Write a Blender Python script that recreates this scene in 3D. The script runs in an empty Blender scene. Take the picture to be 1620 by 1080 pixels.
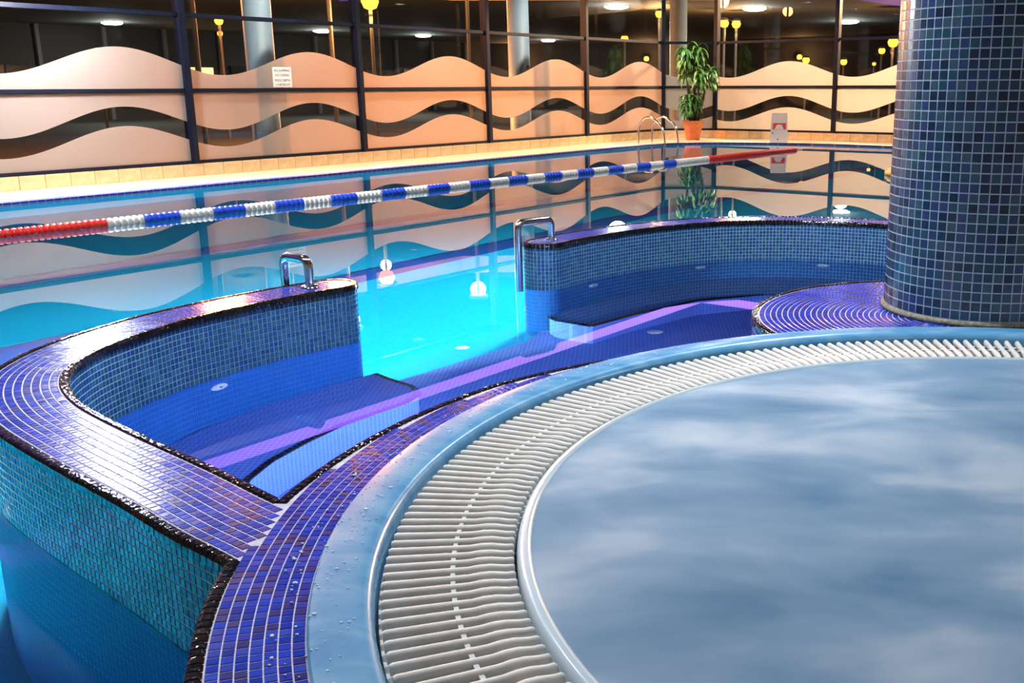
import bpy, bmesh, math, random
import numpy as np
from mathutils import Vector, Matrix

random.seed(7)
rng = np.random.default_rng(7)
scene = bpy.context.scene
COL = scene.collection

# ---------------------------------------------------------------- camera
CAM = np.array([0.0, 0.0, 1.303])
FPX, PITCH, ROLL, PX = 1622.7, 0.2452, -0.0033, 995.4
_cp, _sp = math.cos(PITCH), math.sin(PITCH)
_R = np.array([1.0, 0, 0]); _F = np.array([0, _cp, -_sp]); _U = np.array([0, _sp, _cp])
_R, _U = math.cos(ROLL) * _R + math.sin(ROLL) * _U, -math.sin(ROLL) * _R + math.cos(ROLL) * _U
cam_d = bpy.data.cameras.new('camera')
cam_d.sensor_width = 36.0
cam_d.lens = FPX / 1620 * 36
cam_d.shift_x = -(PX - 810) / 1620
cam_d.clip_start = 0.05
cam_d.clip_end = 500
cam = bpy.data.objects.new('camera', cam_d)
COL.objects.link(cam)
m = Matrix.Identity(4)
for i in range(3):
    m[i][0] = _R[i]; m[i][1] = _U[i]; m[i][2] = -_F[i]; m[i][3] = CAM[i]
cam.matrix_world = m
scene.camera = cam

# ---------------------------------------------------------------- world, exposure
world = bpy.data.worlds.new('night'); scene.world = world
world.use_nodes = True
world.node_tree.nodes['Background'].inputs[0].default_value = (0.010, 0.012, 0.022, 1)
world.node_tree.nodes['Background'].inputs[1].default_value = 1.0
vs = scene.view_settings
vs.view_transform = 'Standard'; vs.look = 'None'; vs.gamma = 1; vs.use_curve_mapping = False
vs.exposure = 0.9
scene.cycles.use_denoising = True
scene.cycles.caustics_reflective = False
scene.cycles.caustics_refractive = False
scene.cycles.transparent_max_bounces = 24
scene.cycles.max_bounces = 12
scene.cycles.sample_clamp_indirect = 8

E_DOWN = 60.0        # ceiling downlights
E_POOL = 340.0         # underwater pool lights
E_ALC = 58.0          # violet alcove lights
E_SODIUM = 1300.0      # added lamps outside that backlight the film
E_COVE = 3.0          # violet cove strip

# ---------------------------------------------------------------- frames of the two glass walls
M0 = np.array([-6.43, 15.38]); DL = np.array([1, 1.4825]) / math.hypot(1, 1.4825)
NL = np.array([DL[1], -DL[0]])                    # into the room
BAY = 3.26
M4 = M0 + DL * 4 * BAY
M5 = np.array([2.18, 26.24]); DR = np.array([1, -0.705]) / math.hypot(1, 0.705)
NR = np.array([DR[1], -DR[0]])                    # into the room (towards -y)
BAYR = 3.19
Z_SILL, Z_MID, Z_UP, Z_CEIL = 0.192, 1.243, 2.295, 3.6
def LP(a, o): return M0 + DL * a + NL * o
def RP(a, o): return M5 + DR * a + NR * o

# ---------------------------------------------------------------- material helpers
def new_mat(name):
    mt = bpy.data.materials.new(name); mt.use_nodes = True
    nt = mt.node_tree
    for n in list(nt.nodes): nt.nodes.remove(n)
    out = nt.nodes.new('ShaderNodeOutputMaterial')
    return mt, nt, out
def N(nt, t, **kw):
    n = nt.nodes.new(t)
    for k, v in kw.items(): setattr(n, k, v)
    return n
def setin(n, **kw):
    for k, v in kw.items(): n.inputs[k.replace('_', ' ')].default_value = v
def rgba(c): return (c[0], c[1], c[2], 1.0)

def plain(name, col, rough=0.4, metal=0.0, noise=0.0, scale=20.0, bump=0.0, coat=0.0, spec=0.5):
    mt, nt, out = new_mat(name)
    b = N(nt, 'ShaderNodeBsdfPrincipled')
    setin(b, Roughness=rough, Metallic=metal)
    b.inputs['Coat Weight'].default_value = coat
    b.inputs['Specular IOR Level'].default_value = spec
    nt.links.new(b.outputs[0], out.inputs[0])
    if noise or bump:
        tc = N(nt, 'ShaderNodeTexCoord'); nz = N(nt, 'ShaderNodeTexNoise')
        setin(nz, Scale=scale, Detail=4.0)
        nt.links.new(tc.outputs['Object'], nz.inputs['Vector'])
        if noise:
            r = N(nt, 'ShaderNodeValToRGB')
            r.color_ramp.elements[0].position = 0.3; r.color_ramp.elements[1].position = 0.7
            r.color_ramp.elements[0].color = rgba([c * (1 - noise) for c in col])
            r.color_ramp.elements[1].color = rgba([min(1, c * (1 + noise)) for c in col])
            nt.links.new(nz.outputs[0], r.inputs[0]); nt.links.new(r.outputs[0], b.inputs['Base Color'])
        else:
            b.inputs['Base Color'].default_value = rgba(col)
        if bump:
            bp = N(nt, 'ShaderNodeBump'); setin(bp, Strength=bump, Distance=0.004)
            nt.links.new(nz.outputs[0], bp.inputs['Height']); nt.links.new(bp.outputs[0], b.inputs['Normal'])
    else:
        b.inputs['Base Color'].default_value = rgba(col)
    return mt

def emis(name, col, s):
    mt, nt, out = new_mat(name)
    e = N(nt, 'ShaderNodeEmission'); e.inputs[0].default_value = rgba(col); e.inputs[1].default_value = s
    nt.links.new(e.outputs[0], out.inputs[0]); return mt

def tile_mat(name, cols, rough=0.12, obj=True, metal=0.0, bump=0.15):
    """glazed mosaic: one colour out of a palette for each tile"""
    mt, nt, out = new_mat(name)
    b = N(nt, 'ShaderNodeBsdfPrincipled'); setin(b, Metallic=metal)
    b.inputs['Coat Weight'].default_value = 0.0
    if obj:
        src = N(nt, 'ShaderNodeObjectInfo').outputs['Random']
    else:
        src = N(nt, 'ShaderNodeAttribute', attribute_name='rnd').outputs['Fac']
    r = N(nt, 'ShaderNodeValToRGB'); r.color_ramp.interpolation = 'CONSTANT'
    els = r.color_ramp.elements
    while len(els) < len(cols): els.new(0.5)
    for i, c in enumerate(cols):
        els[i].position = i / len(cols); els[i].color = rgba(c)
    nt.links.new(src, r.inputs[0])
    tc = N(nt, 'ShaderNodeNewGeometry'); nz = N(nt, 'ShaderNodeTexNoise'); setin(nz, Scale=55.0, Detail=2.0)
    nt.links.new(tc.outputs['Position'], nz.inputs['Vector'])
    hs = N(nt, 'ShaderNodeHueSaturation')
    mr = N(nt, 'ShaderNodeMapRange'); setin(mr, To_Min=0.72, To_Max=1.3)
    nt.links.new(nz.outputs[0], mr.inputs[0]); nt.links.new(mr.outputs[0], hs.inputs['Value'])
    nt.links.new(r.outputs[0], hs.inputs['Color']); nt.links.new(hs.outputs[0], b.inputs['Base Color'])
    mr2 = N(nt, 'ShaderNodeMapRange'); setin(mr2, To_Min=rough * 0.8, To_Max=rough * 1.25)
    nt.links.new(src, mr2.inputs[0]); nt.links.new(mr2.outputs[0], b.inputs['Roughness'])
    bp = N(nt, 'ShaderNodeBump'); setin(bp, Strength=bump, Distance=0.003)
    nt.links.new(nz.outputs[0], bp.inputs['Height']); nt.links.new(bp.outputs[0], b.inputs['Normal'])
    nt.links.new(b.outputs[0], out.inputs[0]); return mt

def brick_mat(name, c1, c2, grout, pitch=0.0255, mortar=0.08, coord='UV', rough=0.45):
    mt, nt, out = new_mat(name)
    b = N(nt, 'ShaderNodeBsdfPrincipled'); setin(b, Roughness=rough)
    b.inputs['Specular IOR Level'].default_value = 0.05     # wet glaze under water hardly mirrors
    tc = N(nt, 'ShaderNodeTexCoord'); br = N(nt, 'ShaderNodeTexBrick'); br.offset = 0.0
    setin(br, Scale=1.0, Mortar_Size=pitch * mortar, Bias=0.0, Brick_Width=pitch, Row_Height=pitch)
    br.inputs['Color1'].default_value = rgba(c1); br.inputs['Color2'].default_value = rgba(c2); br.inputs['Mortar'].default_value = rgba(grout)
    if coord == 'Object':      # floors use x,y and upright faces use the run of the face and z
        ge = N(nt, 'ShaderNodeNewGeometry'); sn = N(nt, 'ShaderNodeSeparateXYZ'); nt.links.new(ge.outputs['Normal'], sn.inputs[0])
        sp = N(nt, 'ShaderNodeSeparateXYZ'); nt.links.new(ge.outputs['Position'], sp.inputs[0])
        ab = N(nt, 'ShaderNodeMath', operation='ABSOLUTE'); nt.links.new(sn.outputs[2], ab.inputs[0])
        gt = N(nt, 'ShaderNodeMath', operation='GREATER_THAN'); gt.inputs[1].default_value = 0.5; nt.links.new(ab.outputs[0], gt.inputs[0])
        ad = N(nt, 'ShaderNodeMath', operation='ADD'); nt.links.new(sp.outputs[0], ad.inputs[0]); nt.links.new(sp.outputs[1], ad.inputs[1])
        sc = N(nt, 'ShaderNodeMath', operation='MULTIPLY'); sc.inputs[1].default_value = 0.75; nt.links.new(ad.outputs[0], sc.inputs[0])
        cb = N(nt, 'ShaderNodeCombineXYZ'); nt.links.new(sc.outputs[0], cb.inputs[0]); nt.links.new(sp.outputs[2], cb.inputs[1])
        mv = N(nt, 'ShaderNodeMix', data_type='VECTOR'); nt.links.new(gt.outputs[0], mv.inputs[0]); nt.links.new(cb.outputs[0], mv.inputs[4]); nt.links.new(ge.outputs['Position'], mv.inputs[5])
        nt.links.new(mv.outputs[1], br.inputs['Vector'])
    else:
        nt.links.new(tc.outputs[coord], br.inputs['Vector'])
    nt.links.new(br.outputs[0], b.inputs['Base Color']); nt.links.new(b.outputs[0], out.inputs[0])
    return mt

# ---------------------------------------------------------------- object helpers
def link(name, me, mat=None, parent=None, loc=None):
    o = bpy.data.objects.new(name, me); COL.objects.link(o)
    if mat is not None and me is not None and not me.materials: me.materials.append(mat)
    if parent is not None: o.parent = parent
    if loc is not None: o.location = loc
    return o
def mesh(name, verts, faces, smooth=False):
    me = bpy.data.meshes.new(name); me.from_pydata([tuple(map(float, v)) for v in verts], [], faces)
    me.validate(); me.update()
    if smooth: me.polygons.foreach_set('use_smooth', [True] * len(me.polygons))
    return me
def bm_mesh(name, bm, smooth=False, angle=None):
    bmesh.ops.recalc_face_normals(bm, faces=bm.faces)
    me = bpy.data.meshes.new(name); bm.to_mesh(me); bm.free()
    if smooth: me.polygons.foreach_set('use_smooth', [True] * len(me.polygons))
    if smooth and angle: me.set_sharp_from_angle(angle=math.radians(angle))
    return me
def tag(o, label, cat, group=None):
    o['label'] = label; o['category'] = cat
    if group: o['group'] = group
    return o
def struct(o, label=None):
    o['kind'] = 'structure'
    if label: o['label'] = label
    return o
def empty(name, loc=(0, 0, 0)):
    o = bpy.data.objects.new(name, None); COL.objects.link(o); o.location = loc
    o.empty_display_size = 0.1
    return o
def add_box(bm, c, s, rot=None, bevel=0.0):
    r = bmesh.ops.create_cube(bm, size=1.0)
    vs_ = r['verts']
    M = Matrix.Translation(Vector(c)) @ (rot.to_4x4() if rot is not None else Matrix.Identity(4)) @ Matrix.Diagonal((s[0], s[1], s[2], 1))
    bmesh.ops.transform(bm, matrix=M, verts=vs_)
    if bevel:
        ed = list({e for v in vs_ for e in v.link_edges})
        bmesh.ops.bevel(bm, geom=ed, offset=bevel, segments=2, affect='EDGES')
    return vs_
def rot_dir(d):  # x axis along d (2D)
    return Matrix(((d[0], -d[1], 0), (d[1], d[0], 0), (0, 0, 1)))
def tube(bm, pts, r, seg=12, cap=True, radii=None):
    pts = [np.array(p, float) for p in pts]
    rings = []; up = None
    for i, p in enumerate(pts):
        a = pts[max(0, i - 1)]; b = pts[min(len(pts) - 1, i + 1)]
        t = (b - a) / (np.linalg.norm(b - a) + 1e-12)
        if up is None:
            up = np.cross(t, [0, 0, 1.0])
            if np.linalg.norm(up) < 1e-3: up = np.cross(t, [1.0, 0, 0])
        up = up - t * (up @ t); up /= np.linalg.norm(up); w = np.cross(t, up)
        rr = radii[i] if radii else r
        rings.append([bm.verts.new(p + rr * (math.cos(2 * math.pi * k / seg) * up + math.sin(2 * math.pi * k / seg) * w)) for k in range(seg)])
    for A, B in zip(rings, rings[1:]):
        for k in range(seg): bm.faces.new((A[k], A[(k + 1) % seg], B[(k + 1) % seg], B[k]))
    if cap: bm.faces.new(rings[0][::-1]); bm.faces.new(rings[-1])
def fillet(pts, rad, n=6):
    out = [np.array(pts[0], float)]
    for a, b, c in zip(pts, pts[1:], pts[2:]):
        a, b, c = map(lambda q: np.array(q, float), (a, b, c))
        u = (a - b) / np.linalg.norm(a - b); v = (c - b) / np.linalg.norm(c - b)
        p, q = b + u * rad, b + v * rad
        for k in range(n + 1):
            t = k / n; out.append((1 - t) ** 2 * p + 2 * t * (1 - t) * b + t * t * q)
    out.append(np.array(pts[-1], float)); return out
def lathe(profile, seg=96, c=(0, 0), a0=0.0, a1=2 * math.pi, closed_profile=False):
    full = abs(a1 - a0 - 2 * math.pi) < 1e-6
    n = seg if full else seg + 1
    V = []; Fc = []
    k = len(profile)
    for i in range(n):
        t = a0 + (a1 - a0) * i / seg
        for r, z in profile: V.append((c[0] + r * math.cos(t), c[1] + r * math.sin(t), z))
    for i in range(seg):
        j = (i + 1) % n
        for q in range(k if closed_profile else k - 1):
            q2 = (q + 1) % k
            Fc.append((i * k + q, j * k + q, j * k + q2, i * k + q2))
    return V, Fc
def prism(poly, z0, z1):
    bm = bmesh.new()
    vs_ = [bm.verts.new((p[0], p[1], z1)) for p in poly]
    f = bm.faces.new(vs_)
    r = bmesh.ops.extrude_face_region(bm, geom=[f])
    for v in r['geom']:
        if isinstance(v, bmesh.types.BMVert): v.co.z = z0
    bmesh.ops.triangulate(bm, faces=[q for q in bm.faces if len(q.verts) > 4])
    return bm
def catmull(pts, n=14):
    P = [np.array(p, float) for p in pts]; P = [2 * P[0] - P[1]] + P + [2 * P[-1] - P[-2]]; out = []
    for i in range(1, len(P) - 2):
        a, b, c, d = P[i - 1:i + 3]
        for k in range(n):
            t = k / n
            out.append(0.5 * (2 * b + (c - a) * t + (2 * a - 5 * b + 4 * c - d) * t * t + (3 * b - a - 3 * c + d) * t ** 3))
    out.append(P[-2]); return np.array(out)
def resample(P, step, closed=False):
    P = np.array(P, float)
    if closed: P = np.vstack([P, P[:1]])
    L = np.r_[0, np.cumsum(np.linalg.norm(np.diff(P, axis=0), axis=1))]
    n = max(2, int(round(L[-1] / step)))
    s = np.linspace(0, L[-1], n + 1)
    Q = np.stack([np.interp(s, L, P[:, i]) for i in range(P.shape[1])], -1)
    if closed: Q = Q[:-1]
    return Q, L[-1] / n
def normals2(P):
    T = np.gradient(P, axis=0); T /= np.linalg.norm(T, axis=1)[:, None]
    return T, np.stack([-T[:, 1], T[:, 0]], -1)      # tangent, left normal
def project(P):
    d = P - CAM; z = d @ _F
    z = np.where(z < 0.05, np.nan, z)
    return np.stack([PX + FPX * (d @ _R) / z, 540 - FPX * (d @ _U) / z], -1), z

# ---------------------------------------------------------------- mosaic builder
def unit_tile(name, inset=0.045):
    a, b = 0.5, 0.5 - inset
    V = [(-a, -a, 0), (a, -a, 0), (a, a, 0), (-a, a, 0), (-b, -b, 1), (b, -b, 1), (b, b, 1), (-b, b, 1)]
    Fc = [(4, 5, 6, 7), (0, 1, 5, 4), (1, 2, 6, 5), (2, 3, 7, 6), (3, 0, 4, 7)]
    return mesh(name, V, Fc)
def unit_bar(name):   # rounded glossy edging piece
    V = []; Fc = []
    prof = [(-0.5, 0.0), (-0.47, 0.62), (-0.34, 0.9), (-0.15, 1.0), (0.3, 1.0), (0.5, 0.85), (0.5, 0.0)]
    for x, sc in ((-0.5, 0.9), (-0.44, 1.0), (0.44, 1.0), (0.5, 0.9)):
        for y, z in prof: V.append((x, y * sc, z * sc))
    k = len(prof)
    for i in range(3):
        for q in range(k - 1): Fc.append((i * k + q, (i + 1) * k + q, (i + 1) * k + q + 1, i * k + q + 1))
    Fc.append(tuple(range(k))[::-1]); Fc.append(tuple(range(3 * k, 4 * k)))
    return mesh(name, V, Fc)

def mosaic(parent, name, um, mat_o, mat_s, P, T, B, Nn, w, h, th, limit=300, minpx=8.5):
    """tiles at P; the largest in view become objects of their own, the rest one joined part"""
    P, T, B, Nn = [np.asarray(a, float) for a in (P, T, B, Nn)]
    n = len(P); w = np.broadcast_to(w, n).copy(); h = np.broadcast_to(h, n).copy()
    uv, z = project(P)
    a, _ = project(P + T * w[:, None]); b, _ = project(P + B * h[:, None])
    d1, d2 = a - uv, b - uv
    area = np.abs(d1[:, 0] * d2[:, 1] - d1[:, 1] * d2[:, 0])
    vis = (uv[:, 0] > -5) & (uv[:, 0] < 1625) & (uv[:, 1] > -5) & (uv[:, 1] < 1085) & (((CAM - P) * Nn).sum(1) > 0)
    size = np.where(vis & np.isfinite(area), np.sqrt(np.nan_to_num(area)), 0)
    order = np.argsort(-size)
    pick = [i for i in order[:limit] if size[i] >= minpx]
    ps = set(pick); loc = np.array(parent.location) if parent.parent is None else np.zeros(3)
    if pick:
        me = um.copy(); me.name = name; me.materials.clear(); me.materials.append(mat_o)
        for i in pick:
            o = bpy.data.objects.new(name, me); COL.objects.link(o); o.parent = parent
            M = Matrix.Identity(4)
            for k in range(3):
                M[k][0] = T[i, k] * w[i]; M[k][1] = B[i, k] * h[i]; M[k][2] = Nn[i, k] * th; M[k][3] = P[i, k] - loc[k]
            o.matrix_local = M
    rest = np.array([i for i in range(n) if i not in ps], int)
    if len(rest):
        uv_ = np.array([v.co[:] for v in um.vertices]); fc = [tuple(p.vertices) for p in um.polygons]
        nv = len(uv_)
        V = (P[rest][:, None] + T[rest][:, None] * (uv_[None, :, 0:1] * w[rest][:, None, None]) + B[rest][:, None] * (uv_[None, :, 1:2] * h[rest][:, None, None]) + Nn[rest][:, None] * (uv_[None, :, 2:3] * th)) - loc
        V = V.reshape(-1, 3)
        lens = [len(f) for f in fc]; base = np.concatenate([np.array(f) for f in fc])
        li = (base[None] + (np.arange(len(rest)) * nv)[:, None]).ravel()
        ls = np.r_[0, np.cumsum(lens)[:-1]]
        lst = (ls[None] + (np.arange(len(rest)) * len(base))[:, None]).ravel()
        me = bpy.data.meshes.new(name + '_field')
        me.vertices.add(len(V)); me.vertices.foreach_set('co', V.astype(np.float32).ravel())
        me.loops.add(len(li)); me.loops.foreach_set('vertex_index', li.astype(np.int32))
        me.polygons.add(len(lst)); me.polygons.foreach_set('loop_start', lst.astype(np.int32))
        me.polygons.foreach_set('use_smooth', np.zeros(len(lst), bool))
        me.update(calc_edges=True); me.validate()
        at = me.attributes.new('rnd', 'FLOAT', 'POINT')
        at.data.foreach_set('value', np.repeat(rng.random(len(rest)), nv).astype(np.float32))
        o = link(name + '_field', me, mat_s, parent); o['kind'] = 'stuff'
    return len(pick)

# ---------------------------------------------------------------- materials
WALL_COLS = [(0.014, 0.12, 0.42), (0.022, 0.15, 0.48), (0.012, 0.13, 0.40), (0.03, 0.19, 0.52), (0.014, 0.10, 0.46)]
COPE_COLS = [(0.006, 0.032, 0.36), (0.010, 0.045, 0.46), (0.005, 0.025, 0.29), (0.014, 0.05, 0.42), (0.008, 0.03, 0.34), (0.004, 0.015, 0.17)]
COLM_COLS = [(0.012, 0.036, 0.085), (0.02, 0.052, 0.12), (0.008, 0.022, 0.058), (0.014, 0.06, 0.10), (0.018, 0.042, 0.13), (0.026, 0.07, 0.115)]
EDGE_COLS = [(0.008, 0.007, 0.007), (0.02, 0.014, 0.012), (0.005, 0.005, 0.006), (0.014, 0.008, 0.008)]
m_wall_o, m_wall_s = tile_mat('wall_mosaic', WALL_COLS, 0.14), tile_mat('wall_mosaic_field', WALL_COLS, 0.14, obj=False)
m_cope_o, m_cope_s = tile_mat('coping_mosaic', COPE_COLS, 0.17, bump=0.12), tile_mat('coping_mosaic_field', COPE_COLS, 0.17, obj=False, bump=0.12)
m_col_o, m_col_s = tile_mat('column_mosaic', COLM_COLS, 0.25, bump=0.04), tile_mat('column_mosaic_field', COLM_COLS, 0.25, obj=False, bump=0.04)
m_edge_o, m_edge_s = tile_mat('edge_glaze', EDGE_COLS, 0.06, bump=0.8), tile_mat('edge_glaze_field', EDGE_COLS, 0.06, obj=False, bump=0.8)
m_grout_w = plain('wall_grout', (0.46, 0.72, 0.74), 0.8, noise=0.15, scale=30)
m_grout_c = plain('coping_grout', (0.44, 0.44, 0.56), 0.7, noise=0.2, scale=30)
m_grout_p = plain('column_grout', (0.46, 0.56, 0.66), 0.8, noise=0.15, scale=30)
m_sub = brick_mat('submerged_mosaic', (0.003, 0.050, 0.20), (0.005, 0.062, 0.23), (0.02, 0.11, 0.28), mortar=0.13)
m_pool = brick_mat('pool_tiles', (0.006, 0.46, 0.78), (0.010, 0.51, 0.82), (0.02, 0.50, 0.78), coord='Object', mortar=0.1)
m_alc = brick_mat('alcove_tiles', (0.09, 0.19, 0.56), (0.11, 0.22, 0.62), (0.20, 0.33, 0.64), coord='Object', mortar=0.12)
m_line = plain('lane_line_tiles', (0.012, 0.10, 0.42), 0.3)
m_chrome = plain('chrome', (0.72, 0.70, 0.66), 0.13, 1.0)
m_frame = plain('navy_frame', (0.003, 0.005, 0.016), 0.5, spec=0.2)
m_ceil = plain('ceiling_paint', (0.055, 0.055, 0.075), 0.8, noise=0.05, scale=3)
m_plaster = plain('plaster', (0.42, 0.38, 0.34), 0.8, noise=0.1, scale=3)
m_beige = plain('beige_deck', (0.74, 0.58, 0.38), 0.35, noise=0.12, scale=9, bump=0.05)
m_plinth = plain('plinth_stone', (0.66, 0.47, 0.27), 0.45, noise=0.25, scale=7, bump=0.05)
m_white = plain('white_plastic', (0.85, 0.85, 0.84), 0.4)
m_red = plain('red_plastic', (0.75, 0.03, 0.02), 0.3)
m_blue = plain('blue_plastic', (0.02, 0.09, 0.75), 0.3)

def water_mat():
    mt, nt, out = new_mat('pool_water')
    g = N(nt, 'ShaderNodeBsdfGlass'); setin(g, IOR=1.33, Roughness=0.0)
    g.inputs['Color'].default_value = (0.93, 0.99, 1.0, 1)
    nt.links.new(g.outputs[0], out.inputs[0]); return mt
m_water = water_mat()
def glass_mat():
    mt, nt, out = new_mat('window_glass')
    t = N(nt, 'ShaderNodeBsdfTransparent'); t.inputs[0].default_value = (0.94, 0.95, 0.95, 1)
    g = N(nt, 'ShaderNodeBsdfGlossy'); g.inputs['Roughness'].default_value = 0.0
    ge = N(nt, 'ShaderNodeNewGeometry'); dt = N(nt, 'ShaderNodeVectorMath', operation='DOT_PRODUCT')
    nt.links.new(ge.outputs['Normal'], dt.inputs[0]); nt.links.new(ge.outputs['Incoming'], dt.inputs[1])
    ab = N(nt, 'ShaderNodeMath', operation='ABSOLUTE'); nt.links.new(dt.outputs['Value'], ab.inputs[0])
    iv = N(nt, 'ShaderNodeMath', operation='SUBTRACT'); iv.inputs[0].default_value = 1.0; nt.links.new(ab.outputs[0], iv.inputs[1])
    pw = N(nt, 'ShaderNodeMath', operation='POWER'); pw.inputs[1].default_value = 5.0; nt.links.new(iv.outputs[0], pw.inputs[0])
    fr = N(nt, 'ShaderNodeMapRange'); setin(fr, To_Min=0.028, To_Max=1.0); nt.links.new(pw.outputs[0], fr.inputs[0])
    mx = N(nt, 'ShaderNodeMixShader')
    nt.links.new(fr.outputs[0], mx.inputs[0]); nt.links.new(t.outputs[0], mx.inputs[1]); nt.links.new(g.outputs[0], mx.inputs[2])
    nt.links.new(mx.outputs[0], out.inputs[0]); return mt
m_glass = glass_mat()
def film_mat():
    mt, nt, out = new_mat('frosted_film')
    d = N(nt, 'ShaderNodeBsdfDiffuse'); d.inputs[0].default_value = (0.40, 0.38, 0.38, 1)
    t = N(nt, 'ShaderNodeBsdfTranslucent'); t.inputs[0].default_value = (0.85, 0.80, 0.76, 1)
    mx = N(nt, 'ShaderNodeMixShader'); mx.inputs[0].default_value = 0.55
    nt.links.new(d.outputs[0], mx.inputs[1]); nt.links.new(t.outputs[0], mx.inputs[2])
    nt.links.new(mx.outputs[0], out.inputs[0]); return mt
m_film = film_mat()

UT = unit_tile('tile_block'); UF = unit_tile('flat_tile_block', 0.012); UB = unit_bar('edge_block')
PITCH_T = 0.0256
Z_TOP = 0.303

# ================================================================ SETTING: room shell
ROOM = [LP(-4 * BAY, 0), M4, M5, RP(3 * BAYR, 0), np.array([13.0, 16.0]), np.array([13.0, -4.0]), np.array([-14.0, -4.0]), np.array([-14.0, 4.0])]
POOL = [np.array([-11.8, 4.6]), np.array([0.45, 22.77]), np.array([0.95, 23.28]), np.array([1.8, 23.5]), np.array([2.9, 23.4]), np.array([3.95, 23.0]), np.array([9.5, 19.1]), np.array([9.5, 6.2]), np.array([3.3, 5.4]), np.array([1.5, 4.3]), np.array([1.2, 2.3]), np.array([-0.1, 0.75]), np.array([-0.6, 0.4]), np.array([-11.8, 0.4])]

def poly_obj(name, poly, z, mat):
    bm = bmesh.new(); f = bm.faces.new([bm.verts.new((p[0], p[1], z)) for p in poly])
    if f.normal.z == 0: f.normal_update()
    if f.normal.z < 0: f.normal_flip()
    bmesh.ops.triangulate(bm, faces=[f])
    me = bpy.data.meshes.new(name); bm.to_mesh(me); bm.free()
    return link(name, me, mat)

# pool basin
bm = bmesh.new()
top = [bm.verts.new((p[0], p[1], -0.004)) for p in POOL]; bot = [bm.verts.new((p[0], p[1], -1.2)) for p in POOL]
bm.faces.new(bot)
for i in range(len(POOL)):
    j = (i + 1) % len(POOL); bm.faces.new((top[i], top[j], bot[j], bot[i]))
bmesh.ops.triangulate(bm, faces=[f for f in bm.faces if len(f.verts) > 4])
me = bm_mesh('pool_basin', bm); struct(link('pool_basin', me, m_pool))
LANES = [((-4.98, 7.99), 0.30), ((-3.82, 6.02), 0.34)]
for (q, wd) in LANES:
    q = np.array(q); a = q - DL * 2.0; b = q + DL * (15.5 if q[1] > 7 else 14.5)
    bm = prism([a + NL * wd / 2, b + NL * wd / 2, b - NL * wd / 2, a - NL * wd / 2], -1.2, -1.192)
    struct(link('lane_line', bm_mesh('lane_line', bm), m_line))

# floor: deck strips around the pool
DECK_Z = 0.012
def strip(poly, z0, z1, name, mat):
    return struct(link(name, bm_mesh(name, prism(poly, z0, z1)), mat))
strip([POOL[0], POOL[1], POOL[2], POOL[3], POOL[4], POOL[5], POOL[6], np.array([13.0, 16.0]), RP(3 * BAYR, -0.1), M5 - NR * 0.1, M4 - NL * 0.1, LP(-4 * BAY, -0.1)], -0.15, DECK_Z, 'floor', m_beige)
strip([np.array([-14.0, -4.0]), np.array([-0.6, -4.0]), POOL[12], POOL[13], POOL[0], LP(-4 * BAY, -0.1), np.array([-14.0, 4.0])], -0.15, DECK_Z, 'floor', m_beige)

# blue edging tiles along the pool edge
m_edgeblue = brick_mat('pool_edge_tiles', (0.02, 0.04, 0.30), (0.03, 0.06, 0.36), (0.2, 0.22, 0.35), pitch=0.1, coord='Object', mortar=0.06)
E0 = POOL[:8]
Q, _ = resample(E0, 0.25); T_, Nn_ = normals2(Q)
bm = bmesh.new(); rows = []
for p, n in zip(Q, Nn_):
    a = p - n * 0.03; b = p + n * 0.16
    rows.append([bm.verts.new((a[0], a[1], -0.06)), bm.verts.new((a[0], a[1], 0.03)), bm.verts.new((b[0], b[1], 0.03)), bm.verts.new((b[0], b[1], -0.06))])
for A, B in zip(rows, rows[1:]):
    for k in range(4): bm.faces.new((A[k], B[k], B[(k + 1) % 4], A[(k + 1) % 4]))
struct(link('trim_1', bm_mesh('trim_1', bm), m_edgeblue))

# ceiling: perimeter band, raised middle, violet cove face on the step
def inset_poly(poly, d):
    out = []; n = len(poly); area = sum(poly[i][0] * poly[(i + 1) % n][1] - poly[(i + 1) % n][0] * poly[i][1] for i in range(n))
    s = 1 if area > 0 else -1
    for i in range(n):
        p0, p1, p2 = poly[i - 1], poly[i], poly[(i + 1) % n]
        d1 = (p1 - p0) / np.linalg.norm(p1 - p0); d2 = (p2 - p1) / np.linalg.norm(p2 - p1)
        n1 = s * np.array([-d1[1], d1[0]]); n2 = s * np.array([-d2[1], d2[0]])
        b = n1 + n2; b = b / (b @ n1 if abs(b @ n1) > 0.2 else 1); out.append(p1 + b * d)
    return out
ROOMo = inset_poly(ROOM, -0.15)
IN = inset_poly(ROOM, 1.75)
bm = bmesh.new()
A = [bm.verts.new((p[0], p[1], Z_CEIL)) for p in ROOMo]; B = [bm.verts.new((p[0], p[1], Z_CEIL)) for p in IN]
for i in range(len(A)):
    j = (i + 1) % len(A); bm.faces.new((A[i], A[j], B[j], B[i]))
C_ = [bm.verts.new((p[0], p[1], Z_CEIL + 0.75)) for p in IN]
for i in range(len(B)):
    j = (i + 1) % len(B); bm.faces.new((B[i], B[j], C_[j], C_[i]))
fc = bm.faces.new(C_); bmesh.ops.triangulate(bm, faces=[fc])
struct(link('ceiling', bm_mesh('ceiling', bm), m_ceil))
m_cove = emis('violet_led', (0.34, 0.13, 1.0), E_COVE)
IN2 = inset_poly(ROOM, 1.76)
bm = bmesh.new()
for i in range(0, 3):
    a, b = IN2[i], IN2[i + 1]
    n = 10
    va = [bm.verts.new((a[0], a[1], z)) for z in (Z_CEIL + 0.05, Z_CEIL + 0.23)]
    vb = [bm.verts.new((b[0], b[1], z)) for z in (Z_CEIL + 0.05, Z_CEIL + 0.23)]
    bm.faces.new((va[0], vb[0], vb[1], va[1]))
cove = struct(link('trim_2', bm_mesh('trim_2', bm), m_cove), 'violet lit cove strip on the ceiling step')

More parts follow.
